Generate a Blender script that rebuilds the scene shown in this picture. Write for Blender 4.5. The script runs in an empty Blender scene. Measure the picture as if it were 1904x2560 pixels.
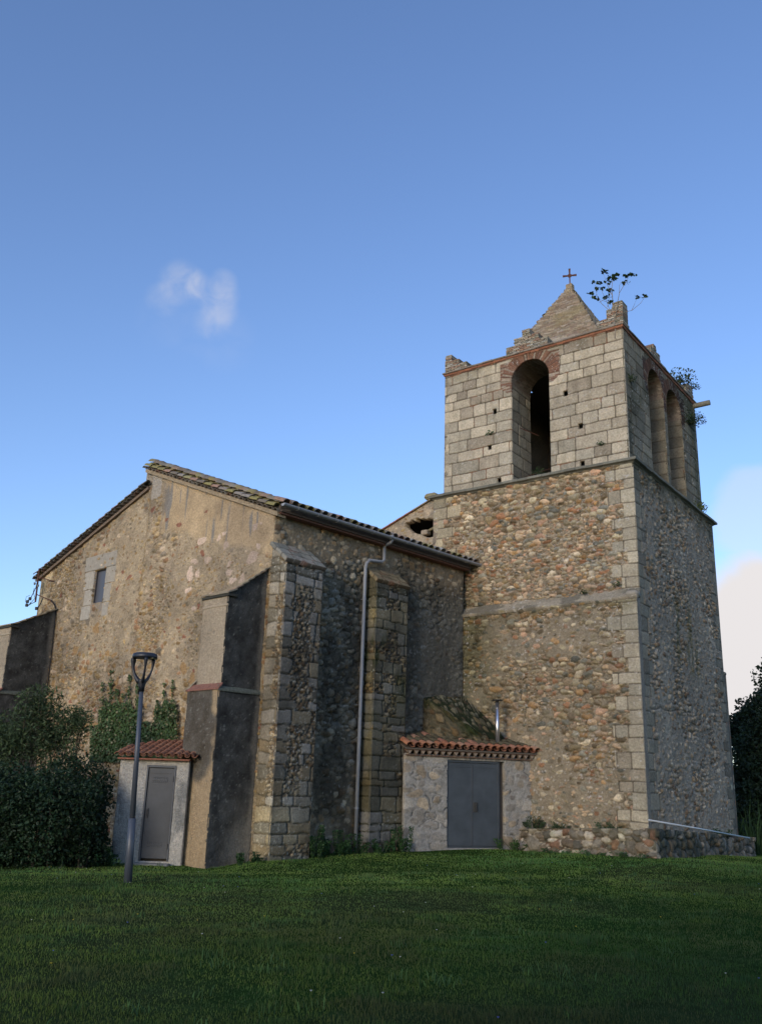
import bpy, math, random
import numpy as np
from math import radians, sin, cos, pi
rng = np.random.default_rng(7); random.seed(7)
S = bpy.context.scene
COL = S.collection

# ------------------------------------------------------------------ camera
EYE = 1.6; F_PX = 2285.0; PITCH = radians(16.825); ROLL = radians(1.793)
_f = np.array([0, cos(PITCH), sin(PITCH)]); _r = np.array([1., 0, 0]); _u = np.cross(_r, _f)
_R = _r*cos(ROLL)+_u*sin(ROLL); _U = -_r*sin(ROLL)+_u*cos(ROLL)
cd = bpy.data.cameras.new('camera'); cam = bpy.data.objects.new('camera', cd); COL.objects.link(cam)
from mathutils import Matrix, Vector
cam.matrix_world = Matrix(((_R[0], _U[0], -_f[0], 0), (_R[1], _U[1], -_f[1], 0), (_R[2], _U[2], -_f[2], EYE), (0, 0, 0, 1)))
cd.sensor_fit = 'VERTICAL'; cd.sensor_height = 24; cd.lens = 24*F_PX/2560; cd.clip_end = 5000; cd.clip_start = .1
S.camera = cam

# ------------------------------------------------------------------ sky and sun
SUN_EL, SUN_HEAD = 14.0, -150.0          # heading clockwise from +Y
w = bpy.data.worlds.new('World'); S.world = w; w.use_nodes = True
nt = w.node_tree; nt.nodes.clear()
def N(t, **k):
    n = nt.nodes.new(t)
    for a, b in k.items(): setattr(n, a, b)
    return n
sky = N('ShaderNodeTexSky', sky_type='NISHITA', sun_disc=False, sun_elevation=radians(SUN_EL), sun_rotation=radians(SUN_HEAD), altitude=100, air_density=1.0, dust_density=.6, ozone_density=2.5)
bg = N('ShaderNodeBackground'); bg.inputs[1].default_value = .15
out = N('ShaderNodeOutputWorld'); tc = N('ShaderNodeTexCoord')
def L(a, b): nt.links.new(a, b)
def math_(op, a, b=None, c=None, clamp=False):
    m = N('ShaderNodeMath', operation=op, use_clamp=clamp)
    for i, x in enumerate((a, b, c)):
        if x is None: continue
        if isinstance(x, (int, float)): m.inputs[i].default_value = x
        else: L(x, m.inputs[i])
    return m.outputs[0]
def dirdot(v):
    m = N('ShaderNodeVectorMath', operation='DOT_PRODUCT'); L(tc.outputs['Generated'], m.inputs[0]); m.inputs[1].default_value = v; return m.outputs['Value']
def ray(x, y): return _f+_R*(x-952)/F_PX-_U*(y-1280)/F_PX
def nray(x, y): d = ray(x, y); return d/np.linalg.norm(d)
def cloud_noise(scale, detail, sc3=(1, 1, 2.2), dist=.4):
    mp = N('ShaderNodeMapping'); L(tc.outputs['Generated'], mp.inputs[0]); mp.inputs['Scale'].default_value = sc3
    n = N('ShaderNodeTexNoise'); L(mp.outputs[0], n.inputs[0]); n.inputs['Scale'].default_value = scale; n.inputs['Detail'].default_value = detail; n.inputs['Distortion'].default_value = dist
    return n.outputs['Fac']
def ramp(v, a, b):
    m = N('ShaderNodeMapRange', interpolation_type='SMOOTHSTEP'); L(v, m.inputs[0]); m.inputs[1].default_value = a; m.inputs[2].default_value = b; return m.outputs[0]
def blob(x, y, rad_in, rad_out):           # soft round region of the sky about a direction
    return ramp(dirdot(tuple(nray(x, y))), cos(radians(rad_out)), cos(radians(rad_in)))
n1 = cloud_noise(26, 5); n2 = cloud_noise(9, 6, (1, 1, 1.6))
# one small wisp of cloud
n3 = cloud_noise(30, 8, (1, 1, 1.1), .5); wsum = None
for bx, by, br, ba in ((452, 706, 1.15, .75), (488, 716, .9, .55), (518, 728, .8, .40), (558, 708, .75, .55), (562, 738, .8, .50), (548, 772, 1.0, .6), (532, 806, 1.0, .40), (408, 748, .9, .42), (560, 850, 1.7, .14), (440, 800, 2.0, .12)):
    b_ = math_('MULTIPLY', blob(bx, by, 0, br*1.35), ba); wsum = b_ if wsum is None else math_('ADD', wsum, b_)
wm = math_('MULTIPLY', math_('MULTIPLY', wsum, ramp(n3, .26, .74)), .34, clamp=True)
# white cumulus low on the right
low = blob(1960, 1640, 3.0, 7.5); low = math_('MAXIMUM', low, blob(2150, 1750, 4, 9.0))
lm = ramp(math_('ADD', low, math_('MULTIPLY', math_('SUBTRACT', n2, .5), 1.2)), .12, .78)
lm = math_('MULTIPLY', lm, ramp(low, .0, .18))
hz = blob(1900, 1280, .5, 4.2); hm = math_('MULTIPLY', math_('MULTIPLY', ramp(math_('ADD', hz, math_('MULTIPLY', math_('SUBTRACT', n2, .5), 1.6)), .35, .9), .33), ramp(hz, .0, .3))
cm = math_('MAXIMUM', math_('MAXIMUM', wm, lm), hm)
mix = N('ShaderNodeMix', data_type='RGBA'); L(cm, mix.inputs[0]); mix.inputs[7].default_value = (3.65, 3.5, 3.5, 1)
# clean deep blue: tint of the air
tint = N('ShaderNodeMix', data_type='RGBA', blend_type='MULTIPLY'); tint.inputs[0].default_value = 1; L(sky.outputs[0], tint.inputs[6]); tint.inputs[7].default_value = (.96, .98, 1.15, 1)
L(tint.outputs[2], mix.inputs[6]); L(mix.outputs[2], bg.inputs[0]); L(bg.outputs[0], out.inputs[0])

sl = bpy.data.lights.new('sun', 'SUN'); so = bpy.data.objects.new('sun', sl); COL.objects.link(so)
sl.energy = .95; sl.angle = radians(15); sl.color = (1, .89, .75)
sd = Vector((sin(radians(SUN_HEAD))*cos(radians(SUN_EL)), cos(radians(SUN_HEAD))*cos(radians(SUN_EL)), sin(radians(SUN_EL))))
so.rotation_euler = sd.to_track_quat('Z', 'Y').to_euler(); so.location = sd*60
S.view_settings.view_transform = 'Standard'; S.view_settings.look = 'None'; S.view_settings.gamma = 1; S.view_settings.exposure = 0.6

# ------------------------------------------------------------------ helpers
C0 = np.array([0, 0, EYE])
def at_y(x, y, Y): d = ray(x, y); return C0+d*(Y/d[1])
def at_plane(x, y, P, n): d = ray(x, y); return C0+d*(np.dot(np.array(P)-C0, n)/np.dot(d, n))
def head(deg): a = radians(deg); return np.array([sin(a), cos(a), 0])

def tag(o, label=None, cat=None, group=None, kind=None):
    if label: o['label'] = label
    if cat: o['category'] = cat
    if group: o['group'] = group
    if kind: o['kind'] = kind
    return o
def empty(name, loc, label, cat, group=None):
    o = bpy.data.objects.new(name, None); o.empty_display_size = .3; COL.objects.link(o); o.location = tuple(loc)
    bpy.context.view_layer.update()
    return tag(o, label, cat, group)
def link(o, parent):
    COL.objects.link(o)
    if parent is not None:
        o.parent = parent
        m = Matrix.Translation(-Vector(root_loc(parent)))
        o.matrix_parent_inverse = m if parent.type == 'EMPTY' else Matrix()
    return o
def root_loc(p):
    return p.location if p.type == 'EMPTY' else (0, 0, 0)

def np_mesh(name, V, Q, col, mat, parent=None, smooth=True, T=None):
    """V (n,3), Q (m,4) quads, T (k,3) triangles"""
    me = bpy.data.meshes.new(name)
    Q = np.asarray(Q, dtype=np.int32).reshape(-1, 4); T = np.zeros((0, 3), np.int32) if T is None else np.asarray(T, np.int32).reshape(-1, 3)
    me.vertices.add(len(V)); me.vertices.foreach_set('co', np.asarray(V, np.float32).ravel())
    nl = Q.size+T.size; me.loops.add(nl); me.loops.foreach_set('vertex_index', np.concatenate([Q.ravel(), T.ravel()]))
    me.polygons.add(len(Q)+len(T))
    st = np.concatenate([np.arange(len(Q))*4, len(Q)*4+np.arange(len(T))*3]).astype(np.int32)
    me.polygons.foreach_set('loop_start', st)
    me.polygons.foreach_set('use_smooth', np.full(len(st), smooth))
    if col is not None:
        at = me.color_attributes.new('Col', 'FLOAT_COLOR', 'POINT')
        c4 = np.ones((len(V), 4), np.float32); c4[:, :3] = col; at.data.foreach_set('color', c4.ravel())
    me.update(calc_edges=True); me.validate()
    me.materials.append(mat)
    return link(bpy.data.objects.new(name, me), parent)

class MB:
    def __init__(s): s.v = []; s.f = []; s.c = []
    def add(s, vs, fs, col=(.5, .5, .5)):
        k = len(s.v); s.v += [tuple(map(float, p)) for p in vs]; s.f += [tuple(i+k for i in f) for f in fs]; s.c += [tuple(col)]*len(vs); return s
    def box(s, o, ex, ey, ez, col=(.5, .5, .5)):      # o corner, three edge vectors
        o, ex, ey, ez = map(lambda a: np.array(a, float), (o, ex, ey, ez))
        vs = [o, o+ex, o+ex+ey, o+ey, o+ez, o+ex+ez, o+ex+ey+ez, o+ey+ez]
        fs = [(0, 3, 2, 1), (4, 5, 6, 7), (0, 1, 5, 4), (1, 2, 6, 5), (2, 3, 7, 6), (3, 0, 4, 7)]
        if np.dot(np.cross(ex, ey), ez) < 0: fs = [f[::-1] for f in fs]
        return s.add(vs, fs, col)
    def bbox(s, o, ex, ey, ez, b=.01, col=(.5, .5, .5)):   # bevelled box
        o, ex, ey, ez = map(lambda a: np.array(a, float), (o, ex, ey, ez)); 
        lx, ly, lz = map(np.linalg.norm, (ex, ey, ez)); x, y, z = ex/lx, ey/ly, ez/lz; b = min(b, lx*.4, ly*.4, lz*.4)
        import itertools
        vs = []; idx = {}
        for i, j, k in itertools.product((0, 1), repeat=3):
            cnr = o+x*(lx*i)+y*(ly*j)+z*(lz*k); sx, sy, sz = (1-2*i), (1-2*j), (1-2*k)
            for ax, d in enumerate((y*sy*b+z*sz*b, x*sx*b+z*sz*b, x*sx*b+y*sy*b)):
                idx[(i, j, k, ax)] = len(vs); vs.append(cnr+d)
        fs = []
        for ax in range(3):
            for sgn in (0, 1):
                q = []
                for (p, r) in ((0, 0), (1, 0), (1, 1), (0, 1)):
                    t = [p, r]; t.insert(ax, sgn); q.append(idx[(t[0], t[1], t[2], ax)])
                fs.append(q)
        for ax in range(3):       # edge strips, edges parallel to ax
            o1, o2 = [q for q in range(3) if q != ax]
            for p in (0, 1):
                for r in (0, 1):
                    def key(e, axx):
                        t = [0, 0, 0]; t[ax] = e; t[o1] = p; t[o2] = r; return idx[(t[0], t[1], t[2], axx)]
                    fs.append((key(0, o1), key(1, o1), key(1, o2), key(0, o2)))
        for i, j, k in itertools.product((0, 1), repeat=3): fs.append((idx[(i, j, k, 0)], idx[(i, j, k, 1)], idx[(i, j, k, 2)]))
        return s.add(vs, fs, col)
    def tube(s, pts, r, n=10, col=(.5, .5, .5), caps=True):
        pts = [np.array(p, float) for p in pts]; rs = r if hasattr(r, '__len__') else [r]*len(pts); rings = []
        up = None
        for i, p in enumerate(pts):
            d = pts[min(i+1, len(pts)-1)]-pts[max(i-1, 0)]; d /= (np.linalg.norm(d)+1e-9)
            if up is None: up = np.array([0, 0, 1.]) if abs(d[2]) < .9 else np.array([1., 0, 0])
            a = np.cross(d, up); a /= np.linalg.norm(a); b = np.cross(a, d); up = b
            rings.append([p+rs[i]*(a*cos(2*pi*k/n)+b*sin(2*pi*k/n)) for k in range(n)])
        vs = [q for rg in rings for q in rg]; fs = []
        for i in range(len(pts)-1):
            for k in range(n): fs.append((i*n+k, i*n+(k+1) % n, (i+1)*n+(k+1) % n, (i+1)*n+k))
        if caps: fs += [tuple(range(n)), tuple(range((len(pts)-1)*n, len(pts)*n))[::-1]]
        return s.add(vs, fs, col)
    def prism(s, poly, ext, col=(.5, .5, .5)):
        poly = [np.array(p, float) for p in poly]; ext = np.array(ext, float); n = len(poly)
        return s.add(poly+[p+ext for p in poly], [tuple(range(n))[::-1], tuple(range(n, 2*n))]+[(i, (i+1) % n, n+(i+1) % n, n+i) for i in range(n)], col)
    def tile(s, P, d, side, up, L_, r0, r1, col, t=.014, arc=pi, n=6, flip=False):
        """barrel tile: P = centre of base line at one end, d along, side across, up"""
        P, d, side, up = (np.array(q, float) for q in (P, d, side, up)); vs = []
        sg = -1 if flip else 1
        for (k, r) in ((0, r0), (1, r1)):
            for rr in (r, r-t):
                for i in range(n+1):
                    a = (pi-arc)/2+arc*i/n; vs.append(P+d*L_*k+side*rr*cos(a)+up*rr*.85*sin(a)*sg)
        m = n+1; fs = []
        for i in range(n):
            fs.append((i, i+1, 2*m+i+1, 2*m+i)); fs.append((m+i, 3*m+i, 3*m+i+1, m+i+1))
            fs.append((i, m+i, m+i+1, i+1)); fs.append((2*m+i, 2*m+i+1, 3*m+i+1, 3*m+i))
        fs += [(0, 2*m, 3*m, m), (n, m+n, 3*m+n, 2*m+n)]
        return s.add(vs, fs, col)
    def build(s, name, mat, parent=None, smooth=False):
        me = bpy.data.meshes.new(name); me.from_pydata(s.v, [], s.f); me.update()
        at = me.color_attributes.new('Col', 'FLOAT_COLOR', 'POINT'); c4 = np.ones((len(s.v), 4), np.float32); c4[:, :3] = np.array(s.c); at.data.foreach_set('color', c4.ravel())
        me.materials.append(mat)
        import bmesh
        bm = bmesh.new(); bm.from_mesh(me); bmesh.ops.recalc_face_normals(bm, faces=bm.faces); bm.to_mesh(me); bm.free()
        if smooth:
            me.polygons.foreach_set('use_smooth', [True]*len(me.polygons))
        return link(bpy.data.objects.new(name, me), parent)

# ------------------------------------------------------------------ materials
def mat_attr(name, rough=.9, var=.25, scale=18, bump=.35, bscale=60, spec=.25, metal=0, fine=None, col=None, dist=.02, hue=None, transl=0):
    m = bpy.data.materials.new(name); m.use_nodes = True; t = m.node_tree; nd = t.nodes; b = nd['Principled BSDF']
    b.inputs['Roughness'].default_value = rough; b.inputs['Specular IOR Level'].default_value = spec; b.inputs['Metallic'].default_value = metal
    tcn = nd.new('ShaderNodeTexCoord')
    if col is None:
        a = nd.new('ShaderNodeAttribute'); a.attribute_name = 'Col'; c = a.outputs['Color']
    else:
        a = nd.new('ShaderNodeRGB'); a.outputs[0].default_value = (*col, 1); c = a.outputs[0]
    n1 = nd.new('ShaderNodeTexNoise'); n1.inputs['Scale'].default_value = scale; n1.inputs['Detail'].default_value = 6; n1.inputs['Roughness'].default_value = .65
    t.links.new(tcn.outputs['Object'], n1.inputs[0])
    mr = nd.new('ShaderNodeMapRange'); mr.inputs[1].default_value = .25; mr.inputs[2].default_value = .75; mr.inputs[3].default_value = 1-var; mr.inputs[4].default_value = 1+var; t.links.new(n1.outputs['Fac'], mr.inputs[0])
    vm = nd.new('ShaderNodeVectorMath'); vm.operation = 'SCALE'; t.links.new(c, vm.inputs[0]); t.links.new(mr.outputs[0], vm.inputs['Scale'])
    t.links.new(vm.outputs[0], b.inputs['Base Color'])
    if bump:
        n2 = nd.new('ShaderNodeTexNoise'); n2.inputs['Scale'].default_value = bscale; n2.inputs['Detail'].default_value = 5; t.links.new(tcn.outputs['Object'], n2.inputs[0])
        bp = nd.new('ShaderNodeBump'); bp.inputs['Strength'].default_value = bump; bp.inputs['Distance'].default_value = dist; t.links.new(n2.outputs['Fac'], bp.inputs['Height']); t.links.new(bp.outputs[0], b.inputs['Normal'])
    if transl:
        tr = nd.new('ShaderNodeBsdfTranslucent'); t.links.new(vm.outputs[0], tr.inputs[0]); ms = nd.new('ShaderNodeMixShader'); ms.inputs[0].default_value = transl
        t.links.new(b.outputs[0], ms.inputs[1]); t.links.new(tr.outputs[0], ms.inputs[2]); t.links.new(ms.outputs[0], nd['Material Output'].inputs[0])
    return m
M_STONE = mat_attr('masonry', .92, .36, 17, .9, 38, dist=.035)
M_TILE = mat_attr('clay_tile', .9, .28, 22, .4, 70)
M_TRIM = mat_attr('cut_stone', .9, .22, 10, .4, 50)
M_PAINT = mat_attr('painted_metal', .5, .26, 2.2, .10, 9, spec=.35)
M_ZINC = mat_attr('grey_pipe', .5, .12, 6, .05, 40, spec=.4, col=(.27, .28, .29))
M_STEEL = mat_attr('flue_steel', .28, .1, 10, .02, 40, metal=.9, col=(.6, .6, .62))
M_BLACK = mat_attr('black_cable', .5, .1, 10, 0, col=(.012, .012, .014))
M_RUST = mat_attr('rusty_iron', .8, .3, 30, .3, 80, col=(.10, .045, .03))
M_LAMP = mat_attr('lamp_paint', .42, .06, 8, .03, 60, spec=.5)
M_WOOD = mat_attr('bare_wood', .85, .3, 12, .3, 40)
M_LEAF = mat_attr('leaf', .55, .2, 4, 0, spec=.3, transl=.18)
M_GRASS = mat_attr('grass', .65, .15, 3, 0, spec=.15, transl=.15)
M_DARK = mat_attr('inner_masonry', .95, .2, 8, .3, 20, col=(.12, .10, .08))
M_GLASS = mat_attr('window_pane', .35, .1, 30, 0, spec=.4, col=(.085, .09, .105))

# ------------------------------------------------------------------ numpy noise and masonry fields
_TB = np.random.default_rng(3).random((16, 256, 256))
def hsh(i, j, k): return _TB[k % 16, (i+k*7) % 256, (j+k*13) % 256]
def vn(u, v, s, k=0):
    x = u/s; y = v/s; i = np.floor(x).astype(int); j = np.floor(y).astype(int); fx = x-i; fy = y-j
    fx = fx*fx*(3-2*fx); fy = fy*fy*(3-2*fy)
    return (hsh(i, j, k)*(1-fx)+hsh(i+1, j, k)*fx)*(1-fy)+(hsh(i, j+1, k)*(1-fx)+hsh(i+1, j+1, k)*fx)*fy
def fbm(u, v, s, k=0, o=4):
    r = 0; a = .5; t = 0
    for q in range(o): r = r+a*vn(u+q*3.7, v-q*2.1, s, k+q); t += a; a *= .5; s *= .5
    return r/t
def sst(x, a, b): t = np.clip((x-a)/(b-a), 0, 1); return t*t*(3-2*t)
def mixc(a, b, t): return a*(1-t[..., None])+b*t[..., None]
def vor(u, v, cw, ch, k=0, jit=.9, wr=.35):
    uu = u+(fbm(u, v, cw*1.2, k+5, 3)-.5)*cw*wr*2; vv = v+(fbm(u, v, ch*1.5, k+9, 3)-.5)*ch*wr*2+(vn(u, v, 1.3, k+2)-.5)*.12
    i0 = np.floor(uu/cw).astype(int); j0 = np.floor(vv/ch).astype(int)
    F1 = np.full(u.shape, 9.); F2 = F1.copy(); I = np.zeros(u.shape, int); Jj = I.copy()
    for dj in (-1, 0, 1):
        for di in (-2, -1, 0, 1, 2):
            i = i0+di; j = j0+dj
            px = (i+.5+.5*(j % 2)+jit*(hsh(i, j, k)-.5))*cw; py = (j+.5+jit*.8*(hsh(i, j, k+1)-.5))*ch
            wgt = .62+.75*hsh(i, j, k+2)**1.3; an = .8+.5*hsh(i, j, k+3)
            d = (np.abs((uu-px)/(cw*an))**2.4+np.abs((vv-py)*an/ch)**2.4)**(1/2.4)/wgt
            c1 = d < F1; c2 = (~c1) & (d < F2)
            F2 = np.where(c1, F1, np.where(c2, d, F2)); I = np.where(c1, i, I); Jj = np.where(c1, j, Jj); F1 = np.where(c1, d, F1)
    return F1, F2, I, Jj
PAL_WARM = np.array([(.43, .31, .195), (.38, .245, .125), (.45, .295, .195), (.27, .245, .185), (.52, .43, .30), (.21, .16, .10), (.33, .19, .11), (.35, .29, .19), (.46, .36, .24), (.30, .25, .165), (.44, .32, .205), (.21, .19, .145), (.44, .32, .21), (.31, .24, .14), (.42, .35, .23), (.26, .20, .13)])
PAL_GREY = np.array([(.23, .205, .16), (.18, .16, .12), (.28, .24, .18), (.155, .12, .085), (.31, .28, .22), (.22, .17, .11), (.25, .235, .20), (.20, .18, .14)])
PAL_OCHRE = np.array([(.34, .25, .12), (.30, .21, .10), (.39, .30, .17), (.29, .24, .15), (.31, .20, .11), (.42, .34, .23), (.25, .21, .145), (.36, .29, .18)])
def rubble(u, v, cw, ch, k, pal, mort, M, bulge=.035, cover=.5):
    """field stones of many sizes set among small packing chips and mortar; M: mortar level 0..1"""
    F1, F2, I, Jj = vor(u, v, cw, ch, k)
    Rr = cover*(.66+.75*hsh(I, Jj, k+9)); fine = fbm(u, v, .06, k+4, 3)-.5
    dome = (1-(F1/Rr+fine*.18).clip(0)**3).clip(0)*(1-(F1/(F2+1e-6))**7)*(.8+.4*hsh(I, Jj, k+6))
    G1, G2, I2, J2 = vor(u, v, cw*.36, ch*.34, k+21, .9, .5); chip = (1-(G1/(G2+1e-6))**3)*(.2+.42*hsh(I2, J2, k+3))
    M = M+fine*.10; top = np.maximum(dome, chip); vis = sst(top-M, .0, .05); big = sst(dome-chip, 0, .04)
    idx = (hsh(I, Jj, k+7)*len(pal)).astype(int) % len(pal)
    pm_ = pal.mean(0); palc = (pm_+(pal-pm_)*1.2).clip(.02)
    sb = palc[idx]*(.70+.62*hsh(I, Jj, k+8))[..., None]*(1+(fbm(u, v, .12, k+1, 3)-.5)*.6)[..., None]
    idx = (hsh(I2, J2, k+5)*len(pal)).astype(int) % len(pal)
    sc_ = pal[idx]*(.55+.5*hsh(I2, J2, k+2))[..., None]
    mc = np.array(mort)*(1+(fbm(u, v, .25, k+11, 4)-.5)*.6)[..., None]
    open_ = sst(F1/Rr, .92, 1.0)*sst(F1/Rr, 1.22, 1.05)*(hsh(I, Jj, k+12) > .3)*(np.asarray(M) < .62)
    h = np.maximum(top, M)*bulge*1.35+fine*.018-open_*.04-(chip > dome)*(hsh(I2, J2, k+4) > .75)*.012
    col = mixc(mc, mixc(sc_, sb, big), vis)*(1-.45*open_[..., None])
    return h-.7*bulge, col, vis*big
class Ash:
    def __init__(s, z0, z1, W, k, hm, hv, wmin, wmax, u0=0):
        r = np.random.default_rng(k); s.rows = [z0]
        while s.rows[-1] < z1: s.rows.append(s.rows[-1]+hm+hv*(r.random()-.5)*2)
        s.rows = np.array(s.rows); s.cols = []
        for q in range(len(s.rows)+1):
            c = [u0-1.0, u0+wmin*(.95+.9*r.random())]
            while c[-1] < W: c.append(c[-1]+wmin+(wmax-wmin)*r.random()**1.2)
            s.cols.append(np.array(c))
        s.k = k
    def __call__(s, u, v, j=.010, rr=.05, wob=.03):
        uu = u+(fbm(u, v, .35, s.k+3, 3)-.5)*wob; vv = v+(fbm(u, v, .5, s.k+1, 3)-.5)*wob*1.5
        R = np.clip(np.searchsorted(s.rows, vv)-1, 0, len(s.rows)-2)
        Cc = np.zeros(u.shape, int); du = np.zeros(u.shape); wdt = np.zeros(u.shape)
        for q in np.unique(R):
            m = R == q; c = s.cols[q]; ci = np.clip(np.searchsorted(c, uu[m])-1, 0, len(c)-2); Cc[m] = ci
            du[m] = np.minimum(uu[m]-c[ci], c[ci+1]-uu[m]); wdt[m] = c[ci+1]-c[ci]
        dv = np.minimum(vv-s.rows[R], s.rows[R+1]-vv)
        d = np.minimum(du, dv); cr = (du < rr) & (dv < rr); d = np.where(cr, rr-np.hypot(rr-du, rr-dv), d)
        return d-j, R, Cc
PAL_ASH = np.array([(.40, .35, .25), (.34, .305, .225), (.44, .385, .275), (.37, .325, .235), (.31, .28, .205), (.41, .36, .26), (.29, .25, .18)])
def ashlar(u, v, A, k, pal=PAL_ASH, mort=(.11, .09, .065), depth=.032, **kw):
    d, R, Cc = A(u, v, **kw)
    s = sst(d, -.006, .014); idx = (hsh(R, Cc, k)*len(pal)).astype(int) % len(pal)
    sc = pal[idx]*(.86+.28*hsh(R, Cc, k+1))[..., None]*(1+(fbm(u, v, .3, k+2, 5)-.5)*.45)[..., None]
    h = -depth*(1-s)+(hsh(R, Cc, k+3)-.5)*.014*s+(fbm(u, v, .1, k+5, 3)-.5)*.012*s
    mc = np.broadcast_to(np.array(mort), sc.shape)*(1+(fbm(u, v, .4, k+7, 3)-.5)*.7)[..., None]
    return h, mixc(mc, sc, s), (R, Cc, s)
BRICK = np.array([(.21, .095, .058), (.17, .083, .055), (.26, .135, .085), (.14, .075, .052), (.34, .28, .21)])
def bricks(u, v, k, bw=.28, bh=.055, pal=BRICK, mort=(.24, .19, .145), j=.009):
    vv = v+(fbm(u, v, .5, k, 2)-.5)*.02; R = np.floor(vv/bh).astype(int); uu = u+(R % 2)*bw*.5+hsh(R, R, k)*.1; Cc = np.floor(uu/bw).astype(int)
    d = np.minimum(np.minimum(uu-Cc*bw, (Cc+1)*bw-uu), np.minimum(vv-R*bh, (R+1)*bh-vv)); s = sst(d, j*.4, j*1.3)
    idx = (hsh(R, Cc, k+2)*len(pal)).astype(int); sc = pal[idx]*(.75+.5*hsh(R, Cc, k+3))[..., None]
    return (s-1)*.015+(hsh(R, Cc, k+4)-.5)*.014*s, mixc(np.broadcast_to(np.array(mort), sc.shape), sc, s)
def stain(col, m, c=(.03, .03, .028)): return mixc(col, np.broadcast_to(np.array(c), col.shape), m)
def lichen(u, v, col, k, amt=.5, c=(.42, .42, .38), s=.05):
    m = sst(fbm(u, v, s, k, 2), .74-.1*amt, .84-.1*amt)*sst(fbm(u, v, .8, k+3, 2), .35, .6)
    return mixc(col, np.broadcast_to(np.array(c), col.shape), m*.8)

def boundary(Q):
    e = np.concatenate([Q[:, [0, 1]], Q[:, [1, 2]], Q[:, [2, 3]], Q[:, [3, 0]]]); k = np.sort(e, 1); key = k[:, 0].astype(np.int64)*10000000+k[:, 1]
    un, ix, ct = np.unique(key, return_index=True, return_counts=True); return e[ix[ct == 1]]
def panel(name, P0, P1, n, z0, z1, field, mat=None, parent=None, res=.03, skirt=.08, top=None, bot=None, hole=None, lean=None, fixu=(True, True), pos=None, fade=.03):
    """masonry face: height field over the plan line P0-P1; u along, v = world z"""
    P0 = np.array(P0[:2], float); P1 = np.array(P1[:2], float); n = np.array(n, float); Lh = np.linalg.norm(P1-P0); e = (P1-P0)/Lh
    nu = max(2, int(Lh/res)+1); nv = max(2, int((z1-z0)/res)+1)
    u1 = np.linspace(0, Lh, nu); f1 = np.linspace(0, 1, nv)
    zt = np.full(nu, z1) if top is None else top(u1); zb = np.full(nu, z0) if bot is None else bot(u1)
    U = np.repeat(u1[None], nv, 0); Vv = zb[None]+(zt-zb)[None]*f1[:, None]
    h, col = field(U, Vv)[:2]
    ed = np.ones_like(U)
    if fixu[0]: ed *= sst(U, 0, fade)
    if fixu[1]: ed *= sst(Lh-U, 0, fade)
    h = h*ed
    if pos is None:
        X = P0[0]+e[0]*U+n[0]*h; Y = P0[1]+e[1]*U+n[1]*h; Z = Vv+n[2]*h
        if lean is not None: X = X+lean[0]*(Vv-z0); Y = Y+lean[1]*(Vv-z0)
    else: X, Y, Z = pos(U, Vv, h)
    V = np.stack([X, Y, Z], -1).reshape(-1, 3)
    idx = np.arange(nu*nv).reshape(nv, nu); Q = np.stack([idx[:-1, :-1], idx[:-1, 1:], idx[1:, 1:], idx[1:, :-1]], -1).reshape(-1, 4)
    if hole is not None:
        cu = (U[:-1, :-1]+U[1:, 1:])/2; cv = (Vv[:-1, :-1]+Vv[1:, 1:])/2; Q = Q[~hole(cu, cv).ravel()]
    if np.dot(np.cross(np.array([e[0], e[1], 0]), (0, 0, 1)), n) < 0: Q = Q[:, ::-1]
    col = np.clip(col, .004, .9).reshape(-1, 3)
    if skirt:
        b = boundary(Q); uq, inv = np.unique(b, return_inverse=True); inv = inv.reshape(b.shape); base = len(V)
        V = np.concatenate([V, V[uq]-n*skirt]); col = np.concatenate([col, col[uq]*.9])
        Q = np.concatenate([Q, np.stack([b[:, 1], b[:, 0], base+inv[:, 0], base+inv[:, 1]], -1)])
    return np_mesh(name, V, Q, col, mat or M_STONE, parent)

# ------------------------------------------------------------------ plan
hN = head(43.5); nN = np.array([hN[1], -hN[0], 0]); gN = -nN          # nave side wall direction, outward normal, leftward along gable
J = np.array([2.693, 28.864, 0]); G = J-hN*7.95                      # junction with tower, gable corner
T = np.array([7.436, 25.54, 0]); tA = head(-52.5); tB = head(36.0)
nA = np.array([-.609, -.793, 0]); nB = np.array([.809, -.588, 0])
def TP(a, b=0., off=0., offb=0., z=0.): return T+tA*a+tB*b+nA*off+nB*offb+np.array([0, 0, z])
def GP(g, o=0., z=0.): return G+gN*g-hN*o+np.array([0, 0, z])
def NP(s, o=0., z=0.): return J+hN*s+nN*o+np.array([0, 0, z])

# ------------------------------------------------------------------ ground
CTRL = np.array([(0, 0, 0), (-6, 4, 0), (6, 4, 0), (0, 8, 0), (-4.3, 17.5, -.1), (2, 16, 0), (8, 16, .03), (-3.7, 22.0, -.3), (-5, 22.2, -.24), (-9, 20.5, -.25), (-12, 26, -.3), (-2.2, 22.3, -.07), (.1, 24.6, -.03),
                 (1, 25.9, .0), (3, 27, .08), (6, 25.6, .1), (7.2, 24.4, .12), (9, 26.5, .05), (12.6, 31.5, -.16), (15, 30, -.1), (30, 40, -.2), (-30, 30, -.3), (0, 60, 0), (60, 60, 0), (-60, 60, 0)])
def gz(x, y):
    x = np.asarray(x, float); y = np.asarray(y, float)
    d2 = (x[..., None]-CTRL[:, 0])**2+(y[..., None]-CTRL[:, 1])**2+.6; w_ = d2**-1.6
    z = (w_*CTRL[:, 2]).sum(-1)/w_.sum(-1)
    return z+(fbm(x, y, 2.2, 3, 3)-.5)*.07
xs = np.concatenate([np.linspace(-900, -45, 10), np.linspace(-40, 40, 161), np.linspace(45, 900, 10)]); ys = np.concatenate([np.linspace(-300, -10, 6), np.linspace(-4, 60, 129), np.linspace(70, 1800, 14)])
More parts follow.
